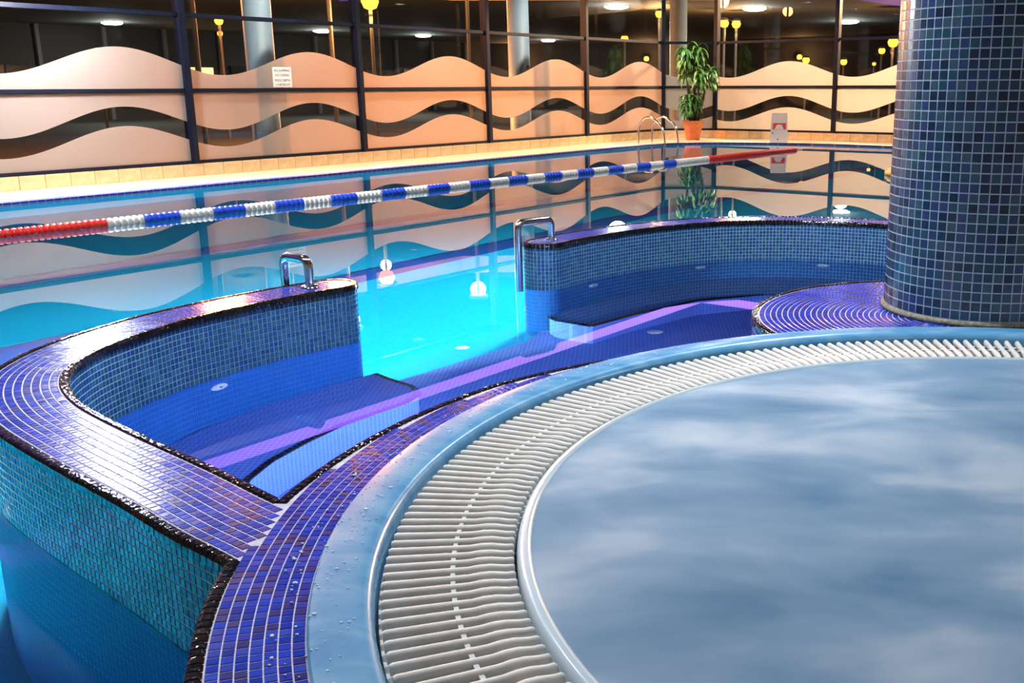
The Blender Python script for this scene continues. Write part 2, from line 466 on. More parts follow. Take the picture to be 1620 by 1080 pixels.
# solid walls closing the room behind the camera
for nm, a, b in (('wall_right', ROOM[3], ROOM[4]), ('wall_right', ROOM[4], ROOM[5]), ('wall_back', ROOM[5], ROOM[6]), ('wall_left', ROOM[6], ROOM[7]), ('wall_left', ROOM[7], ROOM[0])):
    d = (b - a) / np.linalg.norm(b - a); n = np.array([d[1], -d[0]])
    bm = prism([a, b, b - n * 0.0 + np.array([-d[1], d[0]]) * 0.12, a + np.array([-d[1], d[0]]) * 0.12], -0.1, Z_CEIL + 0.8)
    struct(link(nm, bm_mesh(nm, bm), m_plaster))

# ---------------------------------------------------------------- glazed walls
def wave(a, mid, amp): return mid + amp * math.cos(2 * math.pi * (a - 2.25) / 3.25)
def bay(idx, a2, b2, phase, nin):
    """one window bay from plan point a2 to b2; film wave measured from phase"""
    d = b2 - a2; L = np.linalg.norm(d); d = d / L
    root = empty('window_%d' % idx, (a2[0], a2[1], 0)); struct(root)
    rt = rot_dir(d); out = -nin
    def pnt(u, o, z): q = d * u + nin * o; return (q[0], q[1], z)
    def bx(name, u, o, z, su, so, sz, mat, bev=0.006):
        bm = bmesh.new(); add_box(bm, pnt(u, o, z), (su, so, sz), rt, bev); return link(name, bm_mesh(name, bm), mat, root)
    bx('mullion', 0, 0, (Z_SILL + Z_CEIL) / 2, 0.10, 0.16, Z_CEIL - Z_SILL, m_frame)
    for z, h in ((Z_SILL + 0.02, 0.05), (Z_MID, 0.055), (Z_UP, 0.06), (Z_CEIL - 0.03, 0.06)):
        bx('transom', L / 2, 0, z, L - 0.1, 0.10, h, m_frame)
    for z0, z1 in ((Z_SILL + 0.045, Z_MID - 0.027), (Z_MID + 0.027, Z_UP - 0.03), (Z_UP + 0.03, Z_CEIL - 0.06)):
        bx('pane', L / 2, 0, (z0 + z1) / 2, L - 0.1, 0.008, z1 - z0, m_glass, 0)
    # frosted film with the clear wave between
    def film(lo, hi):
        n = 40; us = np.linspace(0.05, L - 0.05, n); V = []; Fc = []
        for o in (0.006, 0.009):
            for u in us:
                zl = lo(u) if callable(lo) else lo; zh = hi(u) if callable(hi) else hi
                V.append(pnt(u, o, zl)); V.append(pnt(u, o, max(zl + 0.001, zh)))
        k = 2 * n
        for i in range(n - 1):
            q = 2 * i
            Fc += [(q, q + 1, q + 3, q + 2), (k + q, k + q + 2, k + q + 3, k + q + 1), (q, q + 2, k + q + 2, k + q), (q + 1, k + q + 1, k + q + 3, q + 3)]
        Fc += [(0, k, k + 1, 1), (k - 2, k - 1, 2 * k - 1, 2 * k - 2)]
        link('frosted_film', mesh('frosted_film', V, Fc), m_film, root)
    film(Z_SILL + 0.045, lambda u: wave(phase + u, 0.59, 0.178))
    film(lambda u: wave(phase + u, 0.848, 0.185), Z_MID - 0.027)
    film(Z_MID + 0.027, lambda u: wave(phase + u, 1.645, 0.185))
    return root
idx = 1
for k in range(-4, 4):
    bay(idx, LP(k * BAY, 0), LP((k + 1) * BAY, 0), k * BAY, NL); idx += 1
nC = np.array([(M5 - M4)[1], -(M5 - M4)[0]]); nC = nC / np.linalg.norm(nC)
bay(idx, M4, M5, 4 * BAY, nC); idx += 1
for k in range(3):
    bay(idx, RP(k * BAYR, 0), RP((k + 1) * BAYR, 0), k * BAYR + 0.25, NR); idx += 1

# plinth of stone tiles below the glass
def plinth(name, a2, b2, nin, tw=0.33):
    d = b2 - a2; L = np.linalg.norm(d); d = d / L; rt = rot_dir(d)
    bm = bmesh.new(); c = a2 + d * L / 2 - nin * 0.04
    add_box(bm, (c[0], c[1], (DECK_Z + Z_SILL) / 2), (L, 0.16, Z_SILL - DECK_Z), rt)
    root = struct(link(name, bm_mesh(name, bm), m_plaster))
    n = int(round(L / tw)); w = L / n
    bm = bmesh.new(); add_box(bm, (0, 0, 0), (w - 0.006, 0.02, Z_SILL - DECK_Z - 0.004), None, 0.003); me = bm_mesh('plinth_tile', bm); me.materials.append(m_plinth)
    for i in range(n):
        p = a2 + d * (i + 0.5) * w + nin * 0.05
        o = link('plinth_tile', me, None, root); o.matrix_local = Matrix.Translation((p[0], p[1], (DECK_Z + Z_SILL) / 2)) @ rt.to_4x4()
plinth('baseboard_left', LP(-2 * BAY, 0), M4, NL)
plinth('baseboard_corner', M4, M5, nC)
plinth('baseboard_right', M5, RP(3 * BAYR, 0), NR)

# ================================================================ WATER
me_o = poly_obj('pool_water', [p for p in POOL], 0.0, m_water)
tag(me_o, 'still turquoise water filling the swimming pool and its alcove', 'water'); me_o['kind'] = 'stuff'

# ================================================================ curved tiled walls
TUB = np.array([1.2335, 2.2862])
inner_left = [(-0.60, 2.17), (-0.74, 2.288), (-0.886, 2.406), (-1.099, 2.596), (-1.376, 2.830), (-1.532, 2.965), (-1.709, 3.125), (-1.813, 3.235), (-1.908, 3.358), (-1.978, 3.475), (-2.032, 3.600), (-2.060, 3.735), (-2.069, 3.892), (-2.048, 4.060), (-2.003, 4.245), (-1.944, 4.426), (-1.773, 4.740), (-1.580, 5.010), (-1.452, 5.165)]
inner_right = [(-0.435, 6.655), (-0.35, 6.80), (-0.194, 7.0), (0.023, 7.243), (0.254, 7.440), (0.494, 7.600), (0.74, 7.70), (0.981, 7.742), (1.22, 7.74), (1.45, 7.69), (1.67, 7.61), (1.88, 7.49), (2.3, 7.12), (2.55, 6.65), (2.62, 6.1), (2.5, 5.5), (2.25, 5.05)]
HW = 0.14
def centre(inner, side):
    P = catmull(inner); P, _ = resample(P, 0.01); T, Nl = normals2(P)
    # smooth normals a little
    K = 9; Nl = np.stack([np.convolve(np.pad(Nl[:, i], K, mode='edge'), np.ones(2 * K + 1) / (2 * K + 1), 'valid') for i in range(2)], -1)
    Nl /= np.linalg.norm(Nl, axis=1)[:, None]
    return P + Nl * side * HW

def curved_wall(name, cpath, label, cap0, cap1, min_tile, keep=None):
    root = empty(name, (float(cpath[len(cpath) // 2][0]), float(cpath[len(cpath) // 2][1]), -1.2)); tag(root, label, 'pool wall')
    loc = np.array(root.location)
    C, st = resample(cpath, 0.01); T, Nl = normals2(C)
    k0 = 0
    if keep is not None:
        both = keep(C + Nl * HW) & keep(C - Nl * HW); k0 = int(np.argmax(both))
    Ct, Tc, Nt_ = C[k0:], T[k0:], Nl[k0:]
    if k0:
        A0, B0 = C[k0] + Nl[k0] * (HW - 0.004), C[k0] - Nl[k0] * (HW - 0.004)
        SA, SB = C + Nl * (HW - 0.004), C - Nl * (HW - 0.004)
        ia = [i for i in range(k0 + 1) if np.hypot(*(SA[i] - TUB)) > 1.95]; ib = [i for i in range(k0 + 1) if np.hypot(*(SB[i] - TUB)) > 1.95]
        poly = [SA[i] - loc[:2] for i in ia] + [SB[i] - loc[:2] for i in ib[::-1]]
        for nm, z0, z1, mt in (('junction_core', -1.2, Z_TOP - 0.006, m_grout_w), ('junction_bed', Z_TOP - 0.0062, Z_TOP - 0.0032, m_grout_c)):
            link(nm, bm_mesh(nm, prism(poly, z0 - loc[2], z1 - loc[2])), mt, root)
    C_all, T_all, N_all = C, T, Nl
    def outline(hw, full=False):
        C, T, Nl = (C_all, T_all, N_all) if full else (Ct, Tc, Nt_)
        A = C + Nl * hw; Bq = (C - Nl * hw)[::-1]
        pts = list(A)
        if cap1:
            c, t, n = C[-1], T[-1], Nl[-1]
            pts += [c + hw * (math.cos(q) * n + math.sin(q) * t) for q in np.linspace(0, math.pi, 18)[1:-1]]
        pts += list(Bq)
        if cap0:
            c, t, n = C[0], T[0], Nl[0]
            pts += [c + hw * (-math.cos(q) * n - math.sin(q) * t) for q in np.linspace(0, math.pi, 18)[1:-1]]
        return np.array(pts)
    # core, thinned so the path has an outline that stays simple
    co = outline(HW - 0.004); co, _ = resample(co, 0.03, closed=True)
    bm = prism(co - loc[:2], -0.01 - loc[2], Z_TOP - 0.006 - loc[2]); link('core', bm_mesh('core', bm), m_grout_w, root)
    bm = prism(co - loc[:2], Z_TOP - 0.0062 - loc[2], Z_TOP - 0.003 - loc[2]); link('coping_bed', bm_mesh('coping_bed', bm), m_grout_c, root)
    # submerged face with the mosaic running on below the water line
    so = outline(HW - 0.001); so, _ = resample(so, 0.03, closed=True)
    n = len(so); L = np.r_[0, np.cumsum(np.linalg.norm(np.diff(np.vstack([so, so[:1]]), axis=0), axis=1))]
    V = [(*(p - loc[:2]), z - loc[2]) for z in (-1.2, -0.0005) for p in so]
    Fc = [(i, (i + 1) % n, n + (i + 1) % n, n + i) for i in range(n)] + [tuple(range(n, 2 * n))]
    me = bpy.data.meshes.new('submerged_face'); me.from_pydata(V, [], Fc[:-1]); uvl = me.uv_layers.new(name='UVMap')
    for i, p in enumerate(me.polygons):
        for l, (uu, zz) in zip(p.loop_indices, ((L[i], -1.2), (L[i + 1], -1.2), (L[i + 1], 0), (L[i], 0))): uvl.data[l].uv = (uu, zz)
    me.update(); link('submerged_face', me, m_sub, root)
    # face tiles above the water
    fo = outline(HW - 0.004, True); fo, st = resample(fo, PITCH_T, closed=True)
    T2 = np.roll(fo, -1, 0) - np.roll(fo, 1, 0); T2 /= np.linalg.norm(T2, axis=1)[:, None]
    N2 = np.stack([T2[:, 1], -T2[:, 0]], -1)
    # the outline runs left side first, so the outside is on its left or right: test with a polygon area
    ar = np.sum(fo[:, 0] * np.roll(fo[:, 1], -1) - np.roll(fo[:, 0], -1) * fo[:, 1])
    if ar < 0: N2 = -N2
    ok = np.ones(len(fo), bool) if keep is None else keep(fo)
    P = []; Tt = []; Bt = []; Nt = []
    for r in range(11):
        z = 0.2765 - 0.0128 - r * 0.0252
        q = fo[ok]; P.append(np.c_[q, np.full(len(q), z)]); Tt.append(np.c_[T2[ok], np.zeros(len(q))]); Bt.append(np.tile([0, 0, 1.0], (len(q), 1))); Nt.append(np.c_[N2[ok], np.zeros(len(q))])
    mosaic(root, 'wall_tile', UT, m_wall_o, m_wall_s, np.vstack(P), np.vstack(Tt), np.vstack(Bt), np.vstack(Nt), 0.0218, 0.0218, 0.0015, 300, min_tile)
    # glossy edge pieces around the coping
    eo = outline(HW - 0.012, True); eo, st = resample(eo, 0.0265, closed=True)
    T2 = np.roll(eo, -1, 0) - np.roll(eo, 1, 0); T2 /= np.linalg.norm(T2, axis=1)[:, None]
    N2 = np.stack([T2[:, 1], -T2[:, 0]], -1)
    if ar < 0: N2 = -N2
    ok = np.ones(len(eo), bool) if keep is None else keep(eo)
    q = eo[ok]; k = len(q)
    Bv = np.c_[-N2[ok], np.zeros(k)]
    mosaic(root, 'edge_tile', UB, m_edge_o, m_edge_s, np.c_[q, np.full(k, Z_TOP - 0.027)], np.c_[T2[ok], np.zeros(k)], Bv, np.tile([0, 0, 1.0], (k, 1)), 0.0238, 0.034, 0.029, 300, 6.0)
    # coping rows
    inn = HW - 0.031; rows = 8; rp = 2 * inn / rows
    P = []; Tt = []; Nt = []; Wt = []
    for r in range(rows):
        off = -inn + (r + 0.5) * rp
        line = C + Nl * off
        ext1 = math.sqrt(max(0, inn ** 2 - (abs(off) + rp / 2) ** 2)) if cap1 else 0
        ext0 = math.sqrt(max(0, inn ** 2 - (abs(off) + rp / 2) ** 2)) if cap0 else 0
        if ext1 > 0.01: line = np.vstack([line, line[-1] + T[-1] * ext1])
        if ext0 > 0.01: line = np.vstack([line[0] - T[0] * ext0, line])
        q, s2 = resample(line, PITCH_T * 1.02); mid = (q[:-1] + q[1:]) / 2; t = q[1:] - q[:-1]; t /= np.linalg.norm(t, axis=1)[:, None]
        if keep is not None:
            kk = outside_ring(mid, -0.034); mid, t = mid[kk], t[kk]
        P.append(np.c_[mid, np.full(len(mid), Z_TOP - 0.003)]); Tt.append(np.c_[t, np.zeros(len(mid))]); Wt.append(np.full(len(mid), s2 - 0.0036))
    P = np.vstack(P); Tt = np.vstack(Tt); Bt = np.stack([-Tt[:, 1], Tt[:, 0], 0 * Tt[:, 0]], -1)
    mosaic(root, 'coping_tile', UT, m_cope_o, m_cope_s, P, Tt, Bt, np.tile([0, 0, 1.0], (len(P), 1)), np.concatenate(Wt), rp - 0.0036, 0.0015, 300, 7.0)
    return root
# left wall: heading away from the tub the pool lies on its left, then it hooks round
CL = centre(inner_left, +1)
_alt = centre(inner_left, -1); _ref = np.array([-1.0, 4.0])
if np.hypot(*(_alt - _ref).T).mean() > np.hypot(*(CL - _ref).T).mean(): CL = _alt
RING_OUT = [(-170.0, 2.128), (-140.0, 2.13), (100.0, 1.935), (110.0, 1.935), (129.0, 1.938), (136.0, 1.972), (147.0, 2.034), (161.0, 2.070), (170.0, 2.092), (177.0, 2.112), (190.0, 2.126), (220.0, 2.13), (260.0, 2.13)]
_ra = np.radians([a for a, _ in RING_OUT[2:]]); _rr = [r for _, r in RING_OUT[2:]]
def ring_r(th): return np.interp(np.mod(th, 2 * np.pi), _ra, _rr, left=1.935, right=2.13)
def outside_ring(q, pad=0.0):
    d = q - TUB; return np.hypot(d[:, 0], d[:, 1]) > ring_r(np.arctan2(d[:, 1], d[:, 0])) + pad
curved_wall('curved_pool_wall', CL, 'low curved mosaic wall hooking out from the round tub, royal blue coping', False, True, 8.5, keep=lambda q: outside_ring(q, -0.016))
CR = centre(inner_right, +1)
if np.hypot(*(CR[len(CR) // 3] - TUB)) < np.hypot(*(np.array(inner_right[len(inner_right) // 3]) - TUB)): CR = centre(inner_right, -1)
curved_wall('curved_pool_wall', CR, 'low curved mosaic wall running behind the tiled column, its coping pale with glare', True, False, 9.5)

# ================================================================ ALCOVE floor and benches
alc = [*CL[40::25], (-1.42, 5.42), (-0.66, 6.32), *CR[10::30], (2.2, 4.9), (1.5, 4.3), (1.2, 2.3)]
alc = [np.array(p) for p in alc]
o = struct(link('alcove_floor', bm_mesh('alcove_floor', prism(alc, -1.2, -1.05)), m_alc))
m_benchedge = plain('bench_edge_tiles', (0.03, 0.03, 0.07), 0.2)
def bench(name, back, front, label):
    root = empty(name, (float(front[len(front) // 2][0]), float(front[len(front) // 2][1]), -1.05)); tag(root, label, 'bench'); loc = np.array(root.location)
    F2, _ = resample(front, 0.05)
    poly = [np.array(p) - loc[:2] for p in back] + [p - loc[:2] for p in F2]
    bm = prism(poly, 0.0, 0.40); link('seat', bm_mesh('seat', bm), m_alc, root)
    Fe, _ = resample(front, 0.028); mid = (Fe[:-1] + Fe[1:]) / 2; t = Fe[1:] - Fe[:-1]; t /= np.linalg.norm(t, axis=1)[:, None]
    k = len(mid); nn = np.stack([-t[:, 1], t[:, 0]], -1)
    mosaic(root, 'edge_tile', UB, m_edge_o, m_edge_s, np.c_[mid, np.full(k, -0.665)], np.c_[t, np.zeros(k)], np.c_[nn, np.zeros(k)], np.tile([0, 0, 1.0], (k, 1)), 0.025, 0.034, 0.018, 0)
def face_of(path, ref):
    T, Nn = normals2(path); s = np.where(((ref - path) * Nn).sum(1) > 0, 1, -1)[:, None]
    return path + Nn * s * (HW + 0.001)
FL = face_of(CL, np.array([-1.0, 4.0])); FR = face_of(CR, np.array([1.0, 5.8]))
back_l = [p for p in FL[75:-3:20]]
front_l = [(-1.36, 5.27), (-1.28, 5.19), (-1.12, 5.06), (-1.06, 4.95), (-1.10, 4.82), (-1.20, 4.69), (-1.34, 4.50), (-1.44, 4.29), (-1.52, 4.08), (-1.55, 3.89), (-1.50, 3.65), (-1.38, 3.40), (-1.20, 3.16), (-0.95, 2.95), (-0.60, 2.70)]
bench('underwater_bench', back_l, front_l, 'submerged blue mosaic bench along the hooked wall beside the round tub')
front_r = [(-0.52, 6.52), (-0.47, 6.42), (-0.24, 6.27), (0.02, 6.56), (0.2, 6.72), (0.46, 6.96), (0.92, 7.13), (1.4, 7.1), (1.75, 6.95), (2.0, 6.6), (2.1, 6.1), (1.95, 5.5), (1.8, 5.0)]
bench('underwater_bench', [np.array(p) for p in FR[-20::-25]], front_r, 'submerged blue mosaic bench along the wall behind the tiled column')

# ================================================================ HOT TUB
tub = empty('hot_tub', (TUB[0], TUB[1], -1.0)); tag(tub, 'large round hot tub with pale blue rim and white slatted overflow grate', 'hot tub')
tz = 1.0
def tub_lathe(name, prof, mat, parent=tub, seg=160, smooth=True, closed=True, ang=35):
    V, Fc = lathe([(r, z + tz) for r, z in prof], seg, closed_profile=closed)
    bm = bmesh.new(); vv = [bm.verts.new(v) for v in V]
    for f in Fc: bm.faces.new([vv[i] for i in f])
    return link(name, bm_mesh(name, bm, smooth, ang), mat, parent)
def marble_mat(name, cols, rough, scale):
    mt, nt, out = new_mat(name); b = N(nt, 'ShaderNodeBsdfPrincipled')
    tc = N(nt, 'ShaderNodeTexCoord'); mp = N(nt, 'ShaderNodeMapping'); mp.inputs['Scale'].default_value = (1.0, 2.2, 1.0); mp.inputs['Rotation'].default_value = (0, 0, 0.6)
    nz = N(nt, 'ShaderNodeTexNoise'); setin(nz, Scale=scale, Detail=6.0, Roughness=0.55, Distortion=0.6)
    r = N(nt, 'ShaderNodeValToRGB'); els = r.color_ramp.elements
    while len(els) < len(cols): els.new(0.5)
    for i, c in enumerate(cols): els[i].position = 0.3 + 0.4 * i / (len(cols) - 1); els[i].color = rgba(c)
    nt.links.new(tc.outputs['Object'], mp.inputs[0]); nt.links.new(mp.outputs[0], nz.inputs['Vector']); nt.links.new(nz.outputs[0], r.inputs[0])
    nt.links.new(r.outputs[0], b.inputs['Base Color']); b.inputs['Roughness'].default_value = rough
    bp = N(nt, 'ShaderNodeBump'); setin(bp, Strength=0.12, Distance=0.004); nt.links.new(nz.outputs[0], bp.inputs['Height']); nt.links.new(bp.outputs[0], b.inputs['Normal'])
    nt.links.new(b.outputs[0], out.inputs[0]); return mt
m_rim = marble_mat('pearl_blue_acrylic', [(0.05, 0.22, 0.45), (0.10, 0.30, 0.52), (0.18, 0.37, 0.56)], 0.25, 5.0)
m_gutter = plain('gutter_dark', (0.012, 0.02, 0.03), 0.7)
m_lip = plain('lip_acrylic', (0.50, 0.62, 0.70), 0.2)
rim = tub_lathe('rim', [(1.922, 0.20), (1.922, 0.306), (1.917, 0.311), (1.90, 0.3125), (1.835, 0.312), (1.815, 0.308), (1.803, 0.299), (1.797, 0.285), (1.795, 0.12), (1.83, 0.12)], m_rim)
tub_lathe('gutter', [(1.80, 0.13), (1.47, 0.13), (1.47, 0.10), (1.80, 0.10)], m_gutter)
lip = tub_lathe('lip', [(1.497, 0.11), (1.497, 0.278), (1.493, 0.290), (1.484, 0.297), (1.474, 0.299), (1.466, 0.295), (1.461, 0.286), (1.45, 0.0), (1.47, 0.0)], m_lip)
tub_lathe('shell', [(1.46, 0.11), (1.40, -0.5), (0.0, -0.55), (0.0, -0.6), (1.45, -0.56), (1.48, 0.10)], m_rim, seg=64)
# overflow grate: one bar after another on three support rings
m_bar = plain('grate_plastic', (0.60, 0.60, 0.58), 0.5, noise=0.06, scale=40)
grate = tub_lathe('overflow_grate', [(1.642, 0.258), (1.642, 0.284), (1.632, 0.284), (1.632, 0.258)], m_bar, smooth=False)
tub_lathe('support_ring', [(1.79, 0.245), (1.79, 0.262), (1.765, 0.262), (1.765, 0.245)], m_bar, grate, smooth=False)
tub_lathe('support_ring', [(1.53, 0.245), (1.53, 0.262), (1.505, 0.262), (1.505, 0.245)], m_bar, grate, smooth=False)
NB = 275
r0, r1, hwid = 1.503, 1.784, 0.0096
prof = [(-hwid * 0.6, 0.268), (-hwid, 0.277), (-hwid * 0.9, 0.285), (-hwid * 0.5, 0.2898), (0.0, 0.2910), (hwid * 0.5, 0.2898), (hwid * 0.9, 0.285), (hwid, 0.277), (hwid * 0.6, 0.268)]
V = []; Fc = []
for x, sc in ((r0, 0.8), (r0 + 0.004, 0.95), (r0 + 0.02, 0.95), (r0 + 0.05, 1.18), (r0 + 0.075, 1.18), (r0 + 0.10, 1.0), (r1 - 0.006, 1.0), (r1, 0.85)):
    for y, z in prof: V.append((x, y * sc, tz + 0.262 + (z - 0.262) * (sc if z > 0.28 else 1) ** 0.6))
k = len(prof)
for i in range(7):
    for q in range(k): Fc.append((i * k + q, (i + 1) * k + q, (i + 1) * k + (q + 1) % k, i * k + (q + 1) % k))
Fc += [tuple(range(k)), tuple(range(7 * k, 8 * k))[::-1]]
bm = bmesh.new(); vv = [bm.verts.new(v) for v in V]
for f in Fc: bm.faces.new([vv[i] for i in f])
me = bm_mesh('grate_bar', bm, True, 60); me.materials.append(m_bar)
for i in range(NB):
    o = link('grate_bar', me, None, grate); o.rotation_euler = (0, 0, 2 * math.pi * (i + 0.35) / NB)
# tiled band round the tub
ths = np.linspace(math.radians(100), math.radians(232), 160)
outer = np.array([TUB + (ring_r(t) - 0.004) * np.array([math.cos(t), math.sin(t)]) for t in ths])
innr = np.array([TUB + 1.90 * np.array([math.cos(t), math.sin(t)]) for t in ths])
poly = [*outer, *innr[::-1]]
def band(name, z0, z1, mat, off=0.0):
    V = []; Fc = []
    for z in (z0, z1):
        for p in outer: V.append((*(p - TUB), z + tz))
        for p in innr: V.append((*(p - TUB), z + tz))
    n = len(ths)
    for i in range(n - 1):
        Fc += [(2 * n + i, 2 * n + i + 1, 3 * n + i + 1, 3 * n + i), (i, i + 1, 2 * n + i + 1, 2 * n + i), (n + i, 3 * n + i, 3 * n + i + 1, n + i + 1)]
    bm = bmesh.new(); vv = [bm.verts.new(v) for v in V]
    for f in Fc: bm.faces.new([vv[i] for i in f])
    return link(name, bm_mesh(name, bm), mat, tub)
band('coping_bed', Z_TOP - 0.02, Z_TOP - 0.003, m_grout_c)
band('surround_core', -0.02, Z_TOP - 0.019, m_grout_w)
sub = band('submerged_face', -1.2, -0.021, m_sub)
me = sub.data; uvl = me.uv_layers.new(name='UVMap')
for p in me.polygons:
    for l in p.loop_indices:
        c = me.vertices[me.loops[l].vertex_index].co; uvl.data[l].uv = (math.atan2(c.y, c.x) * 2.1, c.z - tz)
P = []; Tt = []; Wt = []; RP_ = (2.096 - 1.9235) / 7
for r in range(9):
    rad = 1.9235 + (r + 0.5) * RP_
    n = int(round(math.radians(132) * rad / (PITCH_T * 1.03)))
    t = np.linspace(math.radians(100), math.radians(232), n + 1) + (0.004 * r)
    ok = ring_r(t) - 0.024 > rad + RP_ / 2
    # a partial last row is cut narrower
    t = t[ok]
    q = TUB + rad * np.stack([np.cos(t), np.sin(t)], -1)
    P.append(np.c_[q, np.full(len(q), Z_TOP - 0.003)]); Tt.append(np.stack([-np.sin(t), np.cos(t), 0 * t], -1)); Wt.append(np.full(len(q), math.radians(132) * rad / n - 0.0024))
P = np.vstack(P); Tt = np.vstack(Tt); Bt = np.stack([-Tt[:, 1], Tt[:, 0], 0 * Tt[:, 0]], -1)
mosaic(tub, 'coping_tile', UT, m_cope_o, m_cope_s, P, Tt, Bt, np.tile([0, 0, 1.0], (len(P), 1)), np.concatenate(Wt), RP_ - 0.0024, 0.0015, 300, 7.0)
cut = lambda q: np.min(np.hypot(q[:, None, 0] - CL[None, ::4, 0], q[:, None, 1] - CL[None, ::4, 1]), axis=1) > HW - 0.02
t = np.linspace(math.radians(133), math.radians(232), 400); eo = np.array([TUB + (ring_r(x) - 0.012) * np.array([math.cos(x), math.sin(x)]) for x in t])
eo, _ = resample(eo, 0.0265); eo = eo[:-1]; T2, N2 = normals2(eo)
ok = cut(eo); q, T3, N3 = eo[ok], T2[ok], N2[ok]; kk = len(q)
mosaic(tub, 'edge_tile', UB, m_edge_o, m_edge_s, np.c_[q, np.full(kk, Z_TOP - 0.027)], np.c_[T3, np.zeros(kk)], np.c_[N3, np.zeros(kk)], np.tile([0, 0, 1.0], (kk, 1)), 0.0238, 0.034, 0.029, 300, 6.0)
P = []; Tt = []; Nt = []
fo = np.array([TUB + (ring_r(x) - 0.004) * np.array([math.cos(x), math.sin(x)]) for x in np.linspace(math.radians(100), math.radians(232), 500)]); fo, _ = resample(fo, PITCH_T); T2, N2 = normals2(fo); ok = cut(fo)
for r in range(11):
    q = fo[ok]; P.append(np.c_[q, np.full(len(q), 0.2637 - r * 0.0252)]); Tt.append(np.c_[T2[ok], np.zeros(len(q))]); Nt.append(np.c_[-N2[ok], np.zeros(len(q))])
P = np.vstack(P); Tt = np.vstack(Tt); Nt = np.vstack(Nt)
mosaic(tub, 'wall_tile', UT, m_wall_o, m_wall_s, P, Tt, np.tile([0, 0, 1.0], (len(P), 1)), Nt, 0.0218, 0.0218, 0.0015, 0)

# bubbling water in the tub
def foam_mat():
    mt, nt, out = new_mat('foaming_water'); b = N(nt, 'ShaderNodeBsdfPrincipled')
    tc = N(nt, 'ShaderNodeTexCoord'); mp = N(nt, 'ShaderNodeMapping'); mp.inputs['Rotation'].default_value = (0, 0, 0.7); mp.inputs['Scale'].default_value = (1.5, 2.6, 1)
    nz = N(nt, 'ShaderNodeTexNoise'); setin(nz, Scale=1.1, Detail=3.5, Roughness=0.5, Distortion=0.3)
    r = N(nt, 'ShaderNodeValToRGB'); e = r.color_ramp.elements
    e[0].position = 0.30; e[0].color = (0.09, 0.19, 0.31, 1); e[1].position = 0.72; e[1].color = (0.42, 0.49, 0.57, 1)
    x = e.new(0.5); x.color = (0.19, 0.29, 0.41, 1)
    nt.links.new(tc.outputs['Object'], mp.inputs[0]); nt.links.new(mp.outputs[0], nz.inputs['Vector']); nt.links.new(nz.outputs[0], r.inputs[0]); nt.links.new(r.outputs[0], b.inputs['Base Color'])
    b.inputs['Roughness'].default_value = 0.7; b.inputs['Specular IOR Level'].default_value = 0.06
    nt.links.new(b.outputs[0], out.inputs[0]); return mt
V = [(0, 0, 0.0)]; Fc = []
S, Rn = 96, 40
for i in range(1, Rn + 1):
    for j in range(S):
        rr = 1.468 * i / Rn; a = 2 * math.pi * j / S; x, y = rr * math.cos(a), rr * math.sin(a)
        damp = min(1, (1.468 - rr) / 0.25)
        z = damp * (0.010 * math.sin(3.1 * x + 1.3 * y) * math.cos(2.3 * y - 0.7 * x) + 0.006 * math.sin(6.1 * x - 4 * y))
        V.append((x, y, z))
for j in range(S): Fc.append((0, 1 + j, 1 + (j + 1) % S))
for i in range(Rn - 1):
    for j in range(S):
        a = 1 + i * S; Fc.append((a + j, a + S + j, a + S + (j + 1) % S, a + (j + 1) % S))
fo_ = link('spa_water', mesh('spa_water', V, Fc, True), foam_mat(), None, (TUB[0], TUB[1], 0.291))
tag(fo_, 'milky blue bubbling water filling the round hot tub to its lip', 'water'); fo_['kind'] = 'stuff'

# splashed droplets on the rim
m_drop = plain('droplets', (0.9, 0.95, 1.0), 0.05, spec=1.0)
bm = bmesh.new()
for _ in range(420):
    t = rng.uniform(math.radians(120), math.radians(215)); rr = rng.uniform(1.83, 1.99) if rng.random() < 0.75 else rng.uniform(1.84, 1.91)
    s = rng.uniform(0.0012, 0.0032) * (1.6 if rng.random() < 0.1 else 1)
    p = TUB + rr * np.array([math.cos(t), math.sin(t)])
    if rr > ring_r(t) - 0.04: continue
    zt = 0.3125 if rr < 1.917 else Z_TOP
    r = bmesh.ops.create_icosphere(bm, subdivisions=1, radius=1.0)
    bmesh.ops.transform(bm, matrix=Matrix.Translation((p[0], p[1], zt)) @ Matrix.Diagonal((s * rng.uniform(0.9, 1.7), s, s * 0.7, 1)), verts=r['verts'])
o = link('water_droplets', bm_mesh('water_droplets', bm, True), m_drop); o['kind'] = 'stuff'; tag(o, 'scattered water droplets on the pale blue tub rim', 'droplets')

# ================================================================ PLATFORM and COLUMN
PC, PR = np.array([1.45, 4.40]), 0.905
plat = empty('column_platform', (PC[0], PC[1], -1.05)); tag(plat, 'round violet blue mosaic ledge with dark edge at the foot of the column', 'platform')
ths = np.linspace(0, 2 * math.pi, 241)[:-1]
circ = PC + PR * np.stack([np.cos(ths), np.sin(ths)], -1)
far = np.hypot(*(circ - TUB).T) > 1.926
i0 = np.where(far & ~np.roll(far, 1))[0][0]
arc = np.array([circ[(i0 + i) % 240] for i in range(int(far.sum()))])
a_s = math.atan2(*(arc[-1] - TUB)[::-1]); a_e = math.atan2(*(arc[0] - TUB)[::-1])
back = [TUB + 1.926 * np.array([math.cos(t), math.sin(t)]) for t in np.linspace(a_s, a_e, 30)]
pl = np.array([*arc, *back]) - PC
link('core', bm_mesh('core', prism(pl * 0.997, 0.0, 1.05 + Z_TOP - 0.006)), m_grout_w, plat)
link('coping_bed', bm_mesh('coping_bed', prism(pl * 0.996, 1.05 + Z_TOP - 0.0065, 1.05 + Z_TOP - 0.003)), m_grout_c, plat)
COLC, COLR = np.array([1.60, 4.62]), 0.42
P = []; Tt = []; Wt = []
rad = PR - 0.033 - PITCH_T / 2
